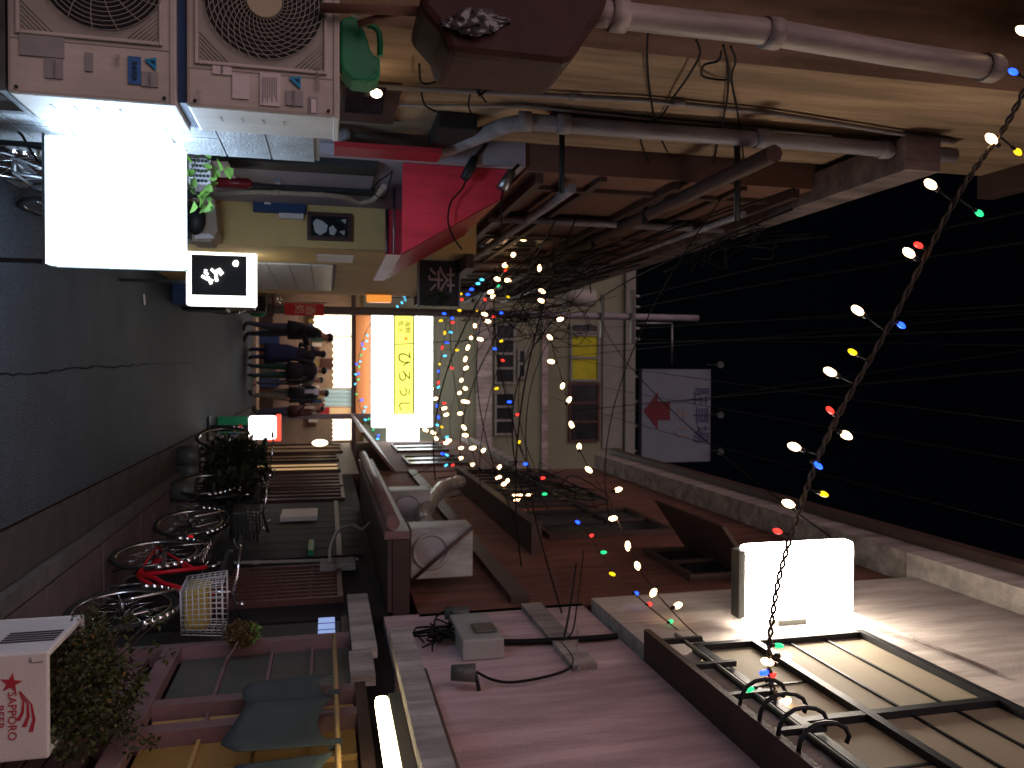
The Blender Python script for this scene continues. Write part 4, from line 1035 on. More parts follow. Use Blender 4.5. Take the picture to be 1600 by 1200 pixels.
# big shop sign
YS = 19.7
bs = thing('shop_sign', 'huge white lit fascia sign with a yellow lettered band at the lane end', 'sign', (.2, YS, 2.7))
def sgn(nm, r, m, Y, d=.2, bevel=.03): mb = MB(); fbox(mb, *r, Y, d); return part(nm, mb, M[m], bs, bevel=bevel)
sgn('light_panel', (581,614,490,668), 'signfar', YS); sgn('light_panel', (648.5,676,490,667), 'signfar', YS); sgn('light_panel', (605,655,649.5,690), 'signfar', YS-.05)
sgn('yellow_band', (617,645.5,490,648.5), 'signyellow', YS+.01, .15, 0); sgn('frame_strip', (614.4,616.6,490,648), 'ink', YS+.02, .1, 0); sgn('frame_strip', (645.8,648.2,490,648), 'ink', YS+.02, .1, 0)
x0, x1, z0, z1 = fr(617, 645, 490, 648, YS)
dg = pm('signletter', (.10,.13,.01), .6, .1, 5, 0)
for txt, sz, cx, cz in (('海鮮\n炭火', .17, x0+.33, (z0+z1)/2), ('ひ', .40, x0+1.12, (z0+z1)/2), ('ろ', .36, x0+1.55, (z0+z1)/2), ('う', .32, x0+1.95, (z0+z1)/2), ('じ', .32, x0+2.3, (z0+z1)/2)):
    part('lettering', place_mb(text_mb(txt, sz, .004), (cx, YS-.002, cz), (1,0,0), (0,0,1)), dg, bs)
part('sign_seal', MB().disc((x0+.62, YS-.004, z1-.17), .05, 'y', .008, 14), em('sealorange', (1,.45,.05), .8), bs)
x0, x1, z0, z1 = fr(580, 676, 488, 668, YS); part('back_frame', MB().box(x0, x1, YS+.22, YE-.02, z0+.03, z1-.03), M['meter'], bs)
# orange fascia under it, shop opening, lit curtains
fa = MB(); fbox(fa, 556, 580, 488, 650, YS+.3, .1)
shop = thing('shopfront', 'brightly lit open shopfront under the huge white sign', 'shop', (.2, YE, 0))
part('fascia', fa, M['orangefascia'], shop)
x0, x1, z0, z1 = fr(549, 556, 480, 700, YS+.3); part('head_beam', MB().box(-2.5, 2.4, YS+.32, YS+.42, z0, z1), M['wood'], shop)
def sf(nm, r, m, Y=YE, d=.03, bevel=0): mb = MB(); fbox(mb, *r, Y, d); return part(nm, mb, M[m], shop, bevel=bevel)
YN = YS+.36
def lit_cloth(px0, px1, py0, py1, m, waves):
    x0, x1, z0, z1 = fr(px0, px1, py0, py1, YN); mb = MB(); n = 16
    zb = [z0 + .05*abs(math.sin(k*waves/n*math.pi)) for k in range(n+1)]
    for k in range(n):
        xa, xb = x0+(x1-x0)*k/n, x0+(x1-x0)*(k+1)/n
        ya, yb = YN+.03*math.sin(k*1.7), YN+.03*math.sin((k+1)*1.7)
        mb.prism([(xa,ya,zb[k]),(xb,yb,zb[k+1]),(xb,yb,z1),(xa,ya,z1)], (0,.008,0))
    part('lit_curtain', mb, M[m], shop)
lit_cloth(489, 549, 492, 524, 'norenlit', 4); lit_cloth(519, 549, 526, 606, 'norenlit', 8); lit_cloth(505, 549, 608, 636, 'norenlit2', 4); lit_cloth(518, 549, 655, 688, 'norenlit', 5)
sf('lit_notice', (515,548,637,648), 'boxgold', YN)
part('counter', MB().box(-1.6, 1.1, YE+.25, YE+.75, .001, .95), M['pinkwood'], shop)
part('back_wall', MB().box(-2.4, 2.4, YE+.84, YE+.89, 0, 2.55), M['pinkwood'], shop)
part('floor', MB().box(-2.4, 2.4, YS+.1, YE+.83, -.05, .03), M['floorwarm'], shop)
part('step', MB().box(-1.7, .55, YS-.45, YS+.08, .001, .07), M['pinkwood'], shop)
part('ceiling_lamp', MB().box(-1.3, .9, YE+.3, YE+.5, 2.40, 2.46), em('shoplamp', (1.0,.80,.56), 6.0), shop)
for k, (x, m_) in enumerate(((-1.1,'yellowshirt'),(-.3,'redwood'),(.5,'whiteshirt'),(.9,'redfab'))):
    part('hanging_menu', MB().box(x, x+.28, YE+.80, YE+.835, 1.5, 2.1), M[m_], shop)
for k in range(5):
    sh = part('shelf', MB().box(-1.5+.62*k, -.95+.62*k, YE+.66, YE+.82, 1.18+.09*(k%2), 1.21+.09*(k%2)), M['wood'], shop)
    for j in range(4):
        part('bottle' if (j+k)%2 else 'carton', MB().box(-1.46+.62*k+.13*j, -1.37+.62*k+.13*j, YE+.70, YE+.78, 1.211+.09*(k%2), 1.34+.09*(k%2)+.06*((j*7+k*3)%4)), M[('redwood','greentrouser','yellowshirt','sticker','inkblue')[(j*2+k)%5]], sh)
for k in range(9):
    part('stool' if k%3 == 0 else 'crate', MB().box(-1.4+.27*k, -1.19+.27*k, YE-.05+.03*(k%3), YE+.20, .031, .35+.08*((k*5)%4)), M[('wood','redwood','inkblue','graypanel')[(k*3)%4]], shop)
part('post', MB().box(fr(420,580,647,655,YS)[0], fr(420,580,647,655,YS)[1], YS+.02, YS+.12, 0, fr(420,580,647,655,YS)[3]), M['pipe'], shop)
part('side_wall', MB().box(-2.6, -2.41, YS, YE+.88, 0, 2.6), M['redwood'], shop); part('side_wall', MB().box(2.41, 2.6, YS, YE+.88, 0, 2.6), M['redwood'], shop)
# roof billboard
YB = 23.5
bb = thing('billboard', 'unlit white rooftop billboard with a red arrow and blue lettering', 'billboard', atY(1000,650,YB))
x0, x1, z0, z1 = fr(1003, 1110, 577, 722, YB)
part('panel', MB().box(x0,x1,YB,YB+.25,z0,z1), M['board'], bb)
cx, cz = atY(1028, 642, YB-.01).x, atY(1028, 642, YB).z
w_ = (z1-z0)
part('arrow', MB().prism([(cx-.3,YB-.01,cz+.42),(cx-.3,YB-.01,cz),(cx-.62,YB-.01,cz),(cx,YB-.01,cz-.5),(cx+.62,YB-.01,cz),(cx+.3,YB-.01,cz),(cx+.3,YB-.01,cz+.42)], (0,.008,0)), M['boardred'], bb)
part('lettering', place_mb(text_mb('キリ', .55, .004), (atY(1062,662,YB).x, YB-.012, atY(1062,662,YB).z), (1,0,0), (0,0,1)), pm('fadedorange', (.20,.15,.13), .6, .1, 5, 0), bb)
part('lettering', place_mb(text_mb('駐車場', .62, .004), (cx+.15, YB-.012, z1-.36), (1,0,0), (0,0,1)), M['boardblue'], bb)
for k in range(4): part('strut', MB().box(x0+.2+.8*k, x0+.28+.8*k, YB+.26, YB+.34, zE(990)-.5, z1-.05), M['steel'], bb)
for k, py_ in enumerate((570, 648, 705)):
    q = atY(1124, py_, YB-.2); f_ = thing('flood_lamp', ['left','middle','right'][k]+' unlit flood lamp arching over the rooftop billboard', 'lamp', (q.x, q.y, z1), group='billboard flood lamps')
    part('arm', MB().tube([(q.x, YB+.1, z1-.1), (q.x, YB, z1+.3), (q.x, YB-.22, q.z+.06)], .02, 6), M['steel'], f_)
    part('head', MB().tube([(q.x, YB-.2, q.z+.05), (q.x, YB-.4, q.z-.06)], [.06,.11], 10), M['steel'], f_)
ant = thing('roof_frame', 'thin steel frame of poles on the far roof left of the billboard', 'frame', atY(985,520,YB))
for a_, b_, c_, d_ in ((985,505,985,570),(1050,505,1050,570),(985,505,1050,505)):
    part('pole', MB().tube([atY(a_,b_,YB-.5), atY(c_,d_,YB-.5)], .03, 6), M['steel'], ant)
part('support', MB().tube([atY(985,540,YB-.5), Vector((atY(985,540,YB-.5).x, YB-.5, zE(975)-.3))], .03, 6), M['steel'], ant)

# ================================================================ BICYCLES
def wheel(root, y, R, nm='wheel'):
    w = part(nm, MB().ring((0,y,R), R-.016, .016, 'x', 40, 8), M['rubber'], root, local=True)
    part('rim', MB().ring((0,y,R), R-.042, .010, 'x', 40, 6), M['chrome'], w, local=True)
    sm = MB()
    for k in range(20):
        a = 2*math.pi*k/20; s = (1 if k%2 else -1)*.028
        sm.tube([(s, y+.02*math.cos(a+1.2), R+.02*math.sin(a+1.2)), (0, y+(R-.045)*math.cos(a), R+(R-.045)*math.sin(a))], .0016, 3)
    part('spokes', sm, M['chrome'], w, local=True)
    part('hub', MB().tube([(-.045,y,R),(.045,y,R)], .018, 8), M['steel'], w, local=True)
def arc(y, R, r, a0, a1, n=16): return [(0, y+r*math.cos(a0+(a1-a0)*k/n), R+r*math.sin(a0+(a1-a0)*k/n)) for k in range(n+1)]
def bicycle(label, loc, rotz, frame, basket=True, lean=0, tail=True, group='parked bicycles', fender='chrome'):
    t = thing('bicycle', label, 'bicycle', loc, rotz, group)
    R = .33; f, b = -.53, .53
    wheel(t, f, R); wheel(t, b, R)
    for y, a0, a1 in ((f, .1, 2.6), (b, .2, 3.0)):
        mb = MB(); pts = arc(y, R, R+.018, a0, a1); n = len(pts)
        for p, q in zip(pts[:-1], pts[1:]): mb.add([(-.026,p[1],p[2]),(.026,p[1],p[2]),(.026,q[1],q[2]),(-.026,q[1],q[2])], [(0,1,2,3)], True)
        o = part('mudguard', mb, M[fender], t, local=True); sd = o.modifiers.new('t','SOLIDIFY'); sd.thickness = .004
    hd, sd_, bb_ = Vector((0,-.34,.80)), Vector((0,.17,.74)), Vector((0,.07,.29))
    fm = MB()
    fm.tube([(0,-.32,.74),(0,-.12,.50),(0,.0,.42),bb_], .017, 8); fm.tube([(0,-.33,.68),(0,-.15,.44),(0,-.02,.34),bb_], .014, 8)
    fm.tube([bb_, sd_], .016, 8); fm.tube([(0,-.36,.86),(0,-.315,.64)], .02, 8)
    for s in (-1,1): fm.tube([bb_, (s*.05,b,R)], .010, 6); fm.tube([(0,.155,.66),(s*.05,b,R)], .009, 6)
    part('frame', fm, M[frame], t, local=True)
    fk = MB(); 
    for s in (-1,1): fk.tube([(0,-.32,.66),(s*.05,-.39,.62),(s*.055,-.50,.40),(s*.05,f,R)], .011, 6)
    part('fork', fk, M['chrome'], t, local=True)
    hb = MB().tube([(0,-.33,.78),(0,-.35,.98)], .012, 8).tube([(-.28,-.08,1.0),(-.26,-.22,1.02),(-.12,-.36,1.01),(0,-.36,.98),(.12,-.36,1.01),(.26,-.22,1.02),(.28,-.08,1.0)], .011, 8)
    hbo = part('handlebar', hb, M['chrome'], t, local=True)
    for s in (-1,1):
        part('grip', MB().tube([(s*.282,-.16,1.012),(s*.282,-.03,.998)], .017, 8), M['rubber'], hbo, local=True)
        part('brake_lever', MB().tube([(s*.26,-.22,1.0),(s*.275,-.12,.965),(s*.28,-.06,.96)], .005, 5), M['chrome'], hbo, local=True)
    st = part('saddle', MB().prism([(-.04,.02,.84),(.04,.02,.84),(.10,.22,.86),(.09,.29,.87),(-.09,.29,.87),(-.10,.22,.86)], (0,0,.05)), M['black'], t, local=True, bevel=.015)
    part('seat_post', MB().tube([sd_, (0,.19,.84)], .013, 8), M['chrome'], st, local=True)
    cr = MB().ring((.03,.07,.29), .09, .006, 'x', 24, 5).tube([(.06,.07,.29),(.06,.03,.12)], .009, 6).tube([(-.06,.07,.29),(-.06,.11,.46)], .009, 6)
    cr.box(.06,.15,.0,.07,.11,.13); cr.box(-.15,-.06,.075,.145,.455,.475)
    part('crank', cr, M['steel'], t, local=True)
    part('chain_guard', MB().box(.035,.043,.05,.55,.31,.37), M[frame], t, local=True, bevel=.004)
    rk_ = MB()
    for s in (-1,1): rk_.tube([(s*.06,.16,.70),(s*.06,.66,.71)], .006, 5); rk_.tube([(s*.06,.55,.70),(s*.05,b,R)], .005, 5)
    for k in range(5): rk_.tube([(-.06,.25+.1*k,.705),(.06,.25+.1*k,.705)], .005, 5)
    part('rear_rack', rk_, M['chrome'], t, local=True)
    part('kickstand', MB().tube([(.06,b,R),(.14,b+.05,.01)], .008, 6), M['steel'], t, local=True)
    if tail: part('reflector', MB().box(-.025,.025,.875,.885,.50,.54), em('tail_'+label[:8], (.9,.02,.03), .25, False), t, local=True)
    if basket:
        bm = MB(); x0, x1, y0, y1, z0, z1 = -.17, .17, -.66, -.40, .70, .95
        for k in range(8):
            z = z0+(z1-z0)*k/7; e = .85+.15*k/7
            bm.tube([(x0*e,y0,z),(x1*e,y0,z),(x1*e,y1,z),(x0*e,y1,z)], .003 if k<7 else .006, 4, closed=True)
        for k in range(10):
            x = (x0+(x1-x0)*k/9)
            for y in (y0,y1): bm.tube([(x*.85,y,z0),(x,y,z1)], .0028, 4)
        for k in range(1,6):
            y = y0+(y1-y0)*k/6
            for x in (x0,x1): bm.tube([(x*.85,y,z0),(x,y,z1)], .0028, 4)
            bm.tube([(x0*.85,y,z0),(x1*.85,y,z0)], .0028, 4)
        bk = part('basket', bm, M['tile' if frame == 'redpaint' else 'black'], t, local=True)
        part('net_bag', MB().box(x0*.8,x1*.8,y0+.015,y1-.02,z0+.01,z1-.09), M['yellowshirt' if frame == 'redpaint' else 'graypanel'], bk, local=True, bevel=.03)
    part('bell', MB().ball((.10,-.33,1.035), .022, .022, .018, 8, 6), M['chrome'], t, local=True)
    if lean: t.rotation_euler = (0, lean, rotz)
    return t
bicycle('red bicycle with a silver wire front basket parked before the lattice window', (1.47,5.95,.058), math.radians(6), 'redpaint', True)
bicycle('dark bicycle standing by the black boards beyond the red one', (1.36,8.55,.058), math.radians(12), 'blackpaint', True)
bicycle('dark bicycle half hidden among the potted bushes', (1.05,10.4,0), math.radians(18), 'blackpaint', False)
bicycle('silver bicycle half hidden behind the glaring white sign', (-.92,4.50,0), math.radians(176), 'silverpaint', False, tail=False).scale = (.72,.72,.72)
bicycle('black bicycle behind the black calligraphy sign', (-1.29,11.7,0), math.radians(40), 'blackpaint', True)

# ================================================================ PEOPLE
def person(label, loc, rotz, h, top, bottom, shirt=None, hair=0, lean=0.0, arms='down', stride=.05, build=1.0, headpitch=0.0, skirt=None, bag=None):
    s = h/1.70
    t = thing('person', label, 'person', loc, rotz, 'people walking at the end of the lane')
    V, E, Rr = [], [], []
    def v(p, r, par=None):
        V.append(Vector(p)*s); Rr.append((r if isinstance(r, tuple) else (r, r))); 
        if par is not None: E.append((par, len(V)-1))
        return len(V)-1
    L = lambda z: -lean*(z-.92)                      # forward lean (front is -Y)
    b_ = build
    pel = v((0,0,.93), (.135*b_,.11*b_)); bel = v((0,L(1.1),1.10), (.13*b_,.10*b_), pel); ch = v((0,L(1.3),1.29), (.15*b_,.11*b_), bel)
    nk0 = v((0,L(1.42),1.42), (.085,.075), ch); nk = v((0,L(1.48)-.01,1.485), (.052,.055), nk0)
    hp = headpitch
    ja = v((0,L(1.55)-.025-hp*.03,1.545), (.062,.078), nk); hc = v((0,L(1.62)-.02-hp*.05,1.615), (.074,.092), ja); ht = v((0,L(1.68)-.01-hp*.05,1.675), (.05,.06), hc)
    hands = []
    for sd in (-1, 1):
        sh = v((sd*.155*b_, L(1.38), 1.375), .062*b_, nk0); 
        if arms == 'down': el, wr_ = (sd*.225*b_, L(1.1)+.02, 1.11), (sd*.235*b_, L(.9)-.05, .87)
        elif arms == 'fold': el, wr_ = (sd*.22*b_, L(1.1)+.01, 1.11), (sd*.08, L(1.1)-.20, 1.13)
        elif arms == 'phone': el, wr_ = (sd*.215*b_, L(1.1)-.02, 1.11), (sd*.10, L(1.2)-.26, 1.22)
        else: el, wr_ = (sd*.225*b_, L(1.1)-sd*.06, 1.11), (sd*.23*b_, L(.9)-sd*.14, .89)
        e_ = v(el, .050*b_, sh); w_ = v(wr_, .034, e_)
        d = (Vector(wr_)-Vector(el)).normalized()
        v(Vector(wr_)+d*.075, (.018,.034), w_); hands.append((Vector(wr_)+d*.06, d, sd))
        hip = v((sd*.085*b_, 0, .87), .088*b_, pel)
        st_ = stride*sd
        kn = v((sd*.09, -st_*.5-.015, .49), .060*b_, hip); an = v((sd*.095, st_*-1+.02, .09), .042, kn)
        v((sd*.10, -st_-.05, .045), .04, an); v((sd*.105, -st_-.15, .032), .030, len(V)-1)
    me = bpy.data.meshes.new('body'); me.from_pydata(V, E, []); ob = link('tmp', me)
    ob.modifiers.new('skin', 'SKIN'); sk = me.skin_vertices[0].data
    for i, r in enumerate(Rr): sk[i].radius = (r[0]*s, r[1]*s)
    for i in range(len(V)): sk[i].use_root = (i == pel)
    ss = ob.modifiers.new('sub', 'SUBSURF'); ss.levels = 2; ss.render_levels = 2
    ev = ob.evaluated_get(bpy.context.evaluated_depsgraph_get()); m2 = ev.to_mesh()
    mb = MB(); mb.add([q.co.copy() for q in m2.vertices], [tuple(p.vertices) for p in m2.polygons], True); ev.to_mesh_clear()
    bpy.data.objects.remove(ob); bpy.data.meshes.remove(me)
    for w0, d, sd in hands:                                # five fingers each
        side = Vector((0,1,0)).cross(d).normalized() if abs(d.y) < .9 else Vector((1,0,0)); fw = d.cross(side)
        for k, (l, o_) in enumerate(((.062,-.027),(.075,-.010),(.078,.006),(.068,.022))):
            p = (w0 + fw*o_)*s; mb.tube([p, p+(d*l*.6)*s, p+(d*l*.95 - side*sd*.018)*s], [.0085*s,.008*s,.006*s], 6)
        p = (w0 - d*.03 - fw*.025)*s; mb.tube([p, p+(d*.03 - fw*.028)*s, p+(d*.055 - fw*.03)*s], [.010*s,.009*s,.007*s], 6)
    # nose and ears
    hz = Vector((0, L(1.62)-.02-hp*.05, 1.60))
    mb.ball((hz+Vector((0,-.092,-.012)))*s, .012*s, .018*s, .020*s, 6, 5)
    for sd in (-1,1): mb.ball((hz+Vector((sd*.076,.01,-.005)))*s, .010*s, .018*s, .028*s, 6, 5)
    mats = [M['skin'], M[top], M[bottom], M['shoe'], M[shirt or top], M['ink']]
    body = build_mesh('body', mb, mats)
    for p in body.polygons:
        c = p.center/s
        hand = any((c-w0).length < .11 for w0, d, sd in hands) and c.z < 1.35
        if c.z > 1.475: m = 0
        elif hand and any((c-w0).dot(d) > -.02 for w0, d, sd in hands if (c-w0).length < .11): m = 0
        elif c.z < .095: m = 3
        elif c.z < .90 and abs(c.x) < .2*b_ and not (arms == 'down' and abs(c.x) > .185*b_): m = 2
        elif shirt and c.y < L(c.z)-.03 and abs(c.x) < .065 and c.z > .95: m = 4
        else: m = 1
        p.material_index = m
    o = link('body', body); o.parent = t
    # hair as a cap over the skull
    hm = MB(); hcz = hz + Vector((0,.018,.035)); hm.ball(hcz*s, .083*s, .092*s, .075*s, 14, 10)
    if hair: hm.ball((hz+Vector((0,.062,-.06-.05*hair)))*s, .070*s, .045*s, (.10+.06*hair)*s, 12, 8)
    part('hair', hm, M['hair'], t, local=True)
    fe = MB()
    for sd in (-1,1): fe.ball((hz+Vector((sd*.030,-.083,.012)))*s, .010*s, .006*s, .006*s, 6, 5)
    fe.cbox((hz+Vector((0,-.088,-.045)))*s, .04*s, .008*s, .006*s)
    part('face_features', fe, M['redwood'], t, local=True)
    part('collar', MB().ring(Vector((0,L(1.45),1.445))*s, .066*s, .016*s, 'z', 18, 6), M[shirt or top], t, local=True)
    # jacket hem flare
    hem = MB(); n = 20
    ring = lambda z, rx, ry, yo: [Vector((rx*math.cos(2*math.pi*k/n), yo+ry*math.sin(2*math.pi*k/n), z))*s for k in range(n)]
    prof = [(1.18,.150*b_,.120*b_),(1.0,.165*b_,.135*b_),(.84,.172*b_,.145*b_)]
    if skirt: prof = [(1.06,.135*b_,.11*b_),(.85,.185*b_,.15*b_),(.52,.21*b_,.18*b_),(.36,.215*b_,.19*b_)]
    vs = []
    for z, rx, ry in prof: vs += ring(z, rx, ry, L(z) if z > .92 else 0)
    hem.add(vs, [(j*n+k, j*n+(k+1)%n, (j+1)*n+(k+1)%n, (j+1)*n+k) for j in range(len(prof)-1) for k in range(n)], True)
    ho = part('skirt' if skirt else 'jacket_hem', hem, M[skirt or top], t, local=True); sdm = ho.modifiers.new('t','SOLIDIFY'); sdm.thickness = .01
    if bag:
        part('shoulder_bag', MB().box(.19*s, .30*s, -.12*s, .14*s, .82*s, 1.08*s), M[bag], t, local=True, bevel=.03)
    return t
person('tall person in a dark jacket and jeans seen side on, head bowed', (-.83,16.9,0), math.radians(75), 1.80, 'suit', 'jeans', None, 0, .16, 'phone', .08, 1.18, .8, bag='navy')
person('person in a long navy skirt and dark jacket seen from behind', (-.36,18.0,0), math.radians(165), 1.66, 'suit', 'navy', None, .6, .04, 'fold', .03, 1.05, .2, skirt='navy')
person('person in a dark jacket and green trousers standing with their back turned', (.02,17.9,0), math.radians(190), 1.68, 'suit', 'greentrouser', None, 0, .03, 'down', .05, 1.12, .2)
person('person in an open dark jacket over a white shirt, facing left in grey trousers', (.56,18.3,0), math.radians(-40), 1.72, 'suit', 'greytrouser', 'whiteshirt', 0, .06, 'walk', .14, 1.08, .2)
person('person in a pale grey top standing inside the lit shopfront', (.22,19.35,.0), math.radians(20), 1.60, 'greytrouser', 'jeans', None, .4, .05, 'fold', .02, .95, .4)
person('person in a dull red top at the right end of the lit shopfront', (.98,19.2,0), math.radians(-60), 1.62, 'redwood', 'jeans', 'beige', .5, .08, 'phone', .04, .95, .4)

# ================================================================ STRING LIGHTS
bulb_mesh = {}
def bulb(kind, size):
    key = (kind, round(size, 3))
    if key not in bulb_mesh:
        b = MB().ball((0,0,0), size*.78, size*.78, size*1.5, 8, 6)
        s_ = MB().tube([(0,0,size*1.25),(0,0,size*2.3)], size*.5, 6)
        bulb_mesh[key] = (build_mesh('bulb', b, BULB[kind]), build_mesh('socket', s_, M['black']))
    return bulb_mesh[key]
def string_lights(label, path, bulbs, size, wire=.006, twist=True, drop=.03):
    """path: list of (px, py, Y) knots of the wire; bulbs: (px, py, kind)"""
    kn = sorted(path, key=lambda k: k[1])
    def Yof(py):
        if py <= kn[0][1]: return kn[0][2]
        for (a0,b0,y0),(a1,b1,y1) in zip(kn[:-1], kn[1:]):
            if py <= b1: return y0+(y1-y0)*(py-b0)/max(1e-6, b1-b0)
        return kn[-1][2]
    P = [atY(a, b, y) for a, b, y in path]
    t = thing('string_lights', label, 'string lights', P[0], group='fairy light strings over the lane')
    out = []
    for i in range(len(P)-1):
        p0, p1, p2, p3 = P[max(i-1,0)], P[i], P[i+1], P[min(i+2,len(P)-1)]
        for k in range(10):
            u = k/10; out.append(.5*((2*p1)+(p2-p0)*u+(2*p0-5*p1+4*p2-p3)*u*u+(-p0+3*p1-3*p2+p3)*u**3))
    out.append(P[-1])
    if twist: out = [q for a_, b_ in zip(out[:-1], out[1:]) for q in (a_, a_.lerp(b_, .5))] + [out[-1]]
    w = MB()
    if twist:
        for ph in (0, math.pi):
            w.tube([p+Vector((0, wire*1.15*math.sin(i*1.1+ph), wire*1.15*math.cos(i*1.1+ph))) for i, p in enumerate(out)], wire*.8, 5)
    else: w.tube(out, wire, 5)
    part('wire', w, M['stringcable'], t)
    leads = MB()
    for a, b, k in bulbs:
        p = atY(a, b, Yof(b)); sz = size*(1 if k == 'w' else .72)
        bm, sm = bulb(k, sz)
        o = link('bulb', bm); o.parent = t; o.location = p - t.location
        near = min(out, key=lambda q: (q-p).length)
        d = (near - p)
        if d.length > 1e-3: o.rotation_euler = Vector((0,0,1)).rotation_difference(d.normalized()).to_euler()
        so = link('socket', sm); so.parent = o
        leads.tube([p + d.normalized()*sz*1.9 if d.length > sz*2 else p, near], wire*.5, 4)
    part('lead_wires', leads, M['blackcable'], t, kind='stuff')
    return t
string_lights('near string of warm and coloured fairy lights sagging past the high lightbox', [(1640,60,3.0),(1575,190,3.1),(1500,300,3.2),(1400,490,3.35),(1300,668,3.45),(1248,800,3.5),(1214,920,3.5),(1202,1040,3.5),(1222,1120,3.45),(1250,1180,3.4)],
    [(1598,48,'w'),(1583,112,'b'),(1549,217,'w'),(1590,237,'y'),(1454,288,'w'),(1530,333,'g'),(1420,395,'w'),(1435,383,'r'),(1340,485,'w'),(1408,508,'b'),(1332,550,'y'),(1297,581,'w'),(1297,641,'r'),(1322,680,'w'),(1241,698,'w'),(1278,727,'b'),(1287,772,'y'),(1232,787,'w'),(1215,830,'r'),
     (1228,1025,'w'),(1217,1009,'g'),(1199,1034,'w'),(1194,1051,'b'),(1206,1057,'r'),(1171,1077,'g'),(1226,1097,'w'),(1234,1110,'b'),(1195,1126,'y'),(1216,1126,'y'),(1239,1140,'b'),(1253,1144,'r'),(1241,1158,'g')], .026, .009)
string_lights('middle string of warm fairy lights rising to the pink wall', [(838,370,8.2),(846,440,8.0),(858,520,7.8),(880,600,7.4),(905,700,6.8),(955,790,6.1),(1000,890,5.2),(1060,965,4.7),(1130,1030,4.2),(1200,1110,3.9)],
    [(864,385,'w'),(843,419,'w'),(847,455,'w'),(846,470,'w'),(875,499,'w'),(859,527,'w'),(861,565,'w'),(879,603,'w'),(889,625,'w'),(893,664,'w'),(905,698,'w'),(920,734,'w'),(966,765,'w'),(958,810,'w'),(981,853,'w'),(996,884,'w'),(1021,926,'w'),(1059,946,'w'),(1097,1037,'w')], .027, .005, False)
string_lights('middle string of coloured fairy lights below the warm one', [(752,480,9.6),(772,545,9.2),(796,628,8.4),(812,700,7.8),(852,760,7.2),(905,817,6.6),(958,893,5.8),(1005,940,5.0),(1060,985,4.7),(1100,1022,4.4),(1150,1062,4.1)],
    [(783,533,'y'),(773,545,'b'),(785,563,'r'),(776,607,'y'),(796,628,'b'),(808,648,'r'),(811,691,'y'),(821,725,'b'),(848,747,'r'),(851,772,'g'),(903,816,'b'),(924,837,'r'),(943,863,'g'),(957,897,'y'),(994,927,'b'),(1015,944,'r'),(1048,971,'g'),(1076,995,'y'),(1099,1021,'b'),(1132,1048,'r')], .026, .005, False)
string_lights('long warm string dipping across the lane from the red awning', [(915,255,5.6),(880,290,6.2),(850,350,7.0),(800,400,8.0),(770,460,9.2),(742,510,10),(726,570,10.6),(722,640,10.6),(736,690,10.2),(775,735,9.8),(815,778,9.4)],
    [(909,262,'w'),(883,277,'w'),(867,312,'w'),(874,319,'w'),(869,328,'w'),(841,341,'w'),(849,360,'w'),(863,357,'w'),(817,373,'w'),(802,398,'w'),(789,414,'w'),(777,436,'w'),(793,438,'w'),(767,456,'w'),(770,463,'w'),(757,491,'w'),(762,502,'w'),(742,509,'w'),(750,530,'w'),(736,528,'w'),(731,543,'w'),(727,561,'w'),(728,575,'w'),(721,594,'w'),(727,607,'w'),(718,614,'w'),(729,628,'w'),(724,627,'w'),(719,646,'w'),(725,668,'w'),(727,680,'w'),(738,700,'w'),(740,700,'w'),(755,704,'w'),(780,730,'w'),(779,746,'w'),(788,756,'w'),(793,752,'w'),(804,773,'w'),(808,781,'w'),(813,772,'w'),(826,774,'w')], .030, .005, False)
string_lights('coloured string beside the warm one over the red awning', [(900,285,6.0),(870,330,6.8),(822,375,8.0),(788,425,9.0),(760,470,9.8),(725,500,10.5)],
    [(890,326,'g'),(879,333,'y'),(874,339,'b'),(855,343,'r'),(856,357,'y'),(833,365,'b'),(827,374,'r'),(791,417,'y'),(790,423,'r'),(753,437,'t'),(747,443,'t'),(778,447,'g'),(731,460,'b'),(737,452,'b'),(793,464,'y'),(758,468,'r'),(719,459,'y'),(721,468,'r'),(745,485,'y'),(718,485,'y'),(783,489,'b'),(771,495,'r'),(694,490,'b')], .028, .005, False)
string_lights('far coloured string hanging in front of the cream end building', [(700,488,13.2),(692,540,13.8),(684,600,14),(686,660,14),(696,710,13.6),(712,752,13.2)],
    [(689,501,'y'),(707,504,'r'),(706,497,'b'),(695,520,'y'),(704,519,'t'),(698,535,'b'),(691,543,'r'),(714,547,'y'),(695,556,'t'),(687,569,'y'),(685,580,'b'),(706,575,'r'),(685,598,'r'),(685,605,'t'),(683,634,'b'),(694,630,'r'),(685,652,'b'),(690,667,'y'),(683,664,'t'),(692,692,'r'),(698,683,'t'),(699,690,'r'),(692,709,'b'),(698,711,'t'),(707,727,'r'),(697,727,'t'),(706,742,'b'),(718,750,'r'),(711,765,'g')], .036, .006, False)
string_lights('warm cluster string under the cream end building at right', [(674,600,13.4),(690,650,13.2),(684,690,13),(700,715,12.6),(738,730,12.2)],
    [(673,607,'w'),(680,623,'w'),(694,638,'w'),(697,648,'w'),(665,672,'w'),(677,676,'w'),(681,685,'w'),(697,692,'w'),(701,688,'w'),(720,700,'w'),(738,726,'w'),(720,716,'w')], .034, .006, False)
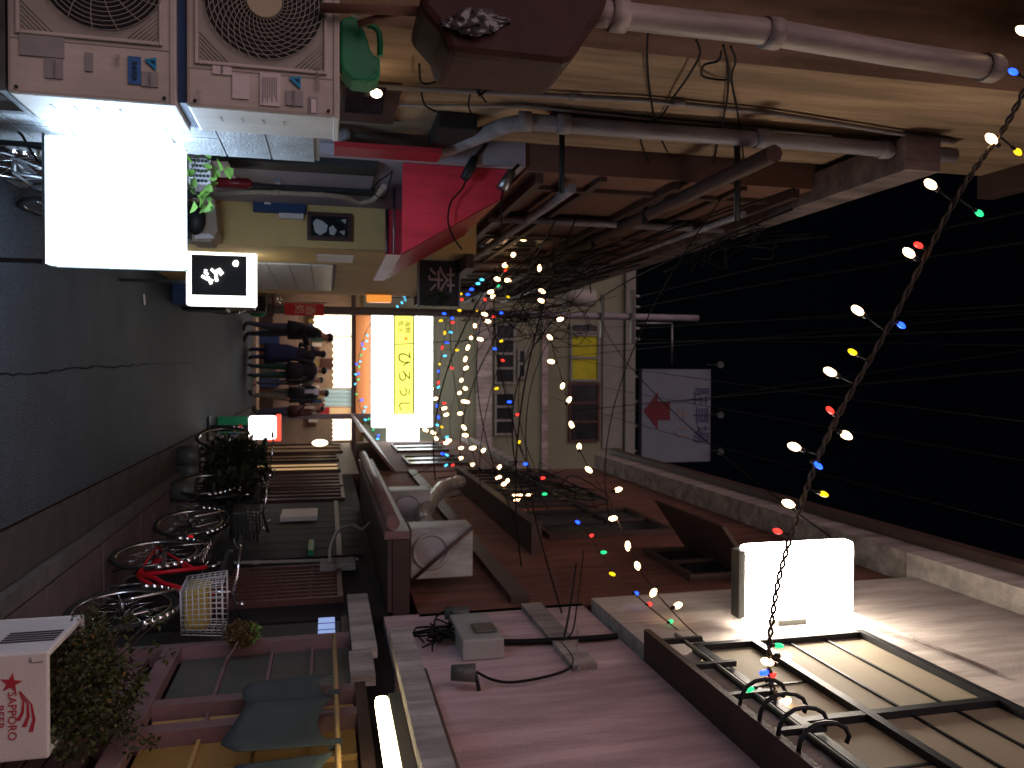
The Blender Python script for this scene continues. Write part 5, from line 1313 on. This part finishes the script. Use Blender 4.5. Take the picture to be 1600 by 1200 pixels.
string_lights('teal and blue string drooping under the huge white sign', [(640,462,15),(615,490,16),(580,505,17),(565,540,17.5),(557,590,17.6),(560,630,17.4),(575,660,17),(592,690,16.5)],
    [(638,462,'t'),(632,465,'t'),(634,469,'t'),(628,473,'t'),(621,479,'t'),(618,485,'t'),(604,487,'b'),(582,508,'t'),(574,524,'t'),(573,533,'t'),(566,538,'b'),(569,545,'t'),(564,555,'g'),(563,565,'t'),(557,569,'b'),(561,573,'g'),(556,585,'t'),(560,584,'b'),(560,593,'g'),(555,600,'t'),(557,616,'g'),(565,625,'b'),(571,636,'t'),(569,643,'t'),(571,656,'t'),(576,655,'g'),(583,672,'g'),(591,681,'b'),(590,686,'t')], .036, .006, False)

# ================================================================ OVERHEAD CABLES
def sag(a, b, s, n=6):
    a, b = Vector(a), Vector(b); return [a.lerp(b, k/n) - Vector((0,0,s*4*(k/n)*(1-k/n))) for k in range(n+1)]
ov = [((-1.4,13.83,7.38),(-1.0,-2,6.6),.35,'black power cable nearest the left roofs overhead'),((-1.2,13.83,7.38),(-.8,-2,6.9),.4,'second black power cable overhead from the left roofs'),
      ((-.8,13.83,7.38),(-.3,-2,7.1),.35,'third black power cable overhead from the left roofs'),((-.6,13.83,7.38),(.1,-2,7.2),.3,'rightmost black power cable running up the lane overhead'),
      ((-1.02,13.9,6.3),(-1.2,5.2,5.0),.3,'black service cable from the pole to the awning house roof'),((-1.02,13.9,6.0),(1.74,5.4,3.3),.5,'black service cable crossing the lane to the pink wall'),
      ((-1.02,13.9,5.8),(1.7,8.5,3.9),.5,'black service cable crossing the lane to the orange house balcony'),((-1.02,13.9,5.6),(1.6,12.5,5.0),.4,'black service cable crossing the lane near its end'),
      ((-1.02,13.9,5.5),(2.0,20.5,6.4),.3,'black cable from the pole to the cream end building'),((-1.02,13.9,5.2),(.6,20.5,5.5),.3,'lower black cable from the pole to the cream end building'),
      ((-.95,13.9,4.8),(1.9,20.5,4.9),.4,'lowest black cable in front of the cream end building'),((-1.02,13.9,6.6),(1.6,6.1,6.2),.4,'high black cable crossing to the orange house eave'),
      ((-1.2,4.95,4.3),(1.6,7.6,4.5),.35,'black cable spanning between the two upper floors')]
side = ['first','second','third','fourth','fifth','sixth','seventh','last']
for k in range(8):
    ov.append(((-1.3+.42*k+random.uniform(-.3,.3), 22.5, random.uniform(7.8,9.6)), (random.uniform(-1.2,1.6), -3, random.uniform(6.4,8.2)), random.uniform(.2,.8), side[k]+' from the left at the far roof of the faint high wires along the lane'))
for k in range(7):
    ov.append(((-1.25, 6.0+1.05*k, 3.6+.2*(k%3)), (1.7, 6.6+1.1*((k*3)%7), 3.3+.3*(k%4)), .22+.06*(k%3), ['nearest','second','third','fourth','fifth','sixth','farthest'][k]+' sagging wire strung between the brown and orange upper floors'))
for a, b, s_, nm in ov: cable('power_cable', nm, sag(a, b, s_), random.choice((.005,.007,.010)))
def tangle(nm, c, r, n):
    mb = MB(); c = Vector(c)
    for _ in range(n):
        pts = [c + Vector((random.gauss(0,r[0]), random.gauss(0,r[1]), random.gauss(0,r[2]))) for _ in range(4)]
        out = []
        for i in range(3):
            p0,p1,p2,p3 = pts[max(i-1,0)],pts[i],pts[i+1],pts[min(i+2,3)]
            for k in range(5):
                u = k/5; out.append(.5*((2*p1)+(p2-p0)*u+(2*p0-5*p1+4*p2-p3)*u*u+(-p0+3*p1-3*p2+p3)*u**3))
        mb.tube(out+[pts[-1]], .007, 4)
    solo('cable_tangle', mb, M['blackcable'], nm, 'cables', kind='stuff')
tangle('tangle of black wires around the utility pole', (-1.02,13.7,5.4), (.3,.4,.6), 30)
tangle('tangle of wires along the left eave above the awning', (-1.1,9.0,4.1), (.12,1.5,.35), 34)
tangle('tangle of wires on the left roof edge', (-1.1,6.4,5.15), (.1,.6,.12), 10)
tangle('tangle of wires at the corner of the orange house', (1.6,11.0,4.3), (.12,1.2,.45), 26)
tangle('tangle of wires below the brown vinyl bundle', atX(760,120,-1.3), (.03,.05,.06), 9)
tangle('tangle of wires beside the meter box', atX(690,985,RW-.08), (.03,.12,.12), 12)
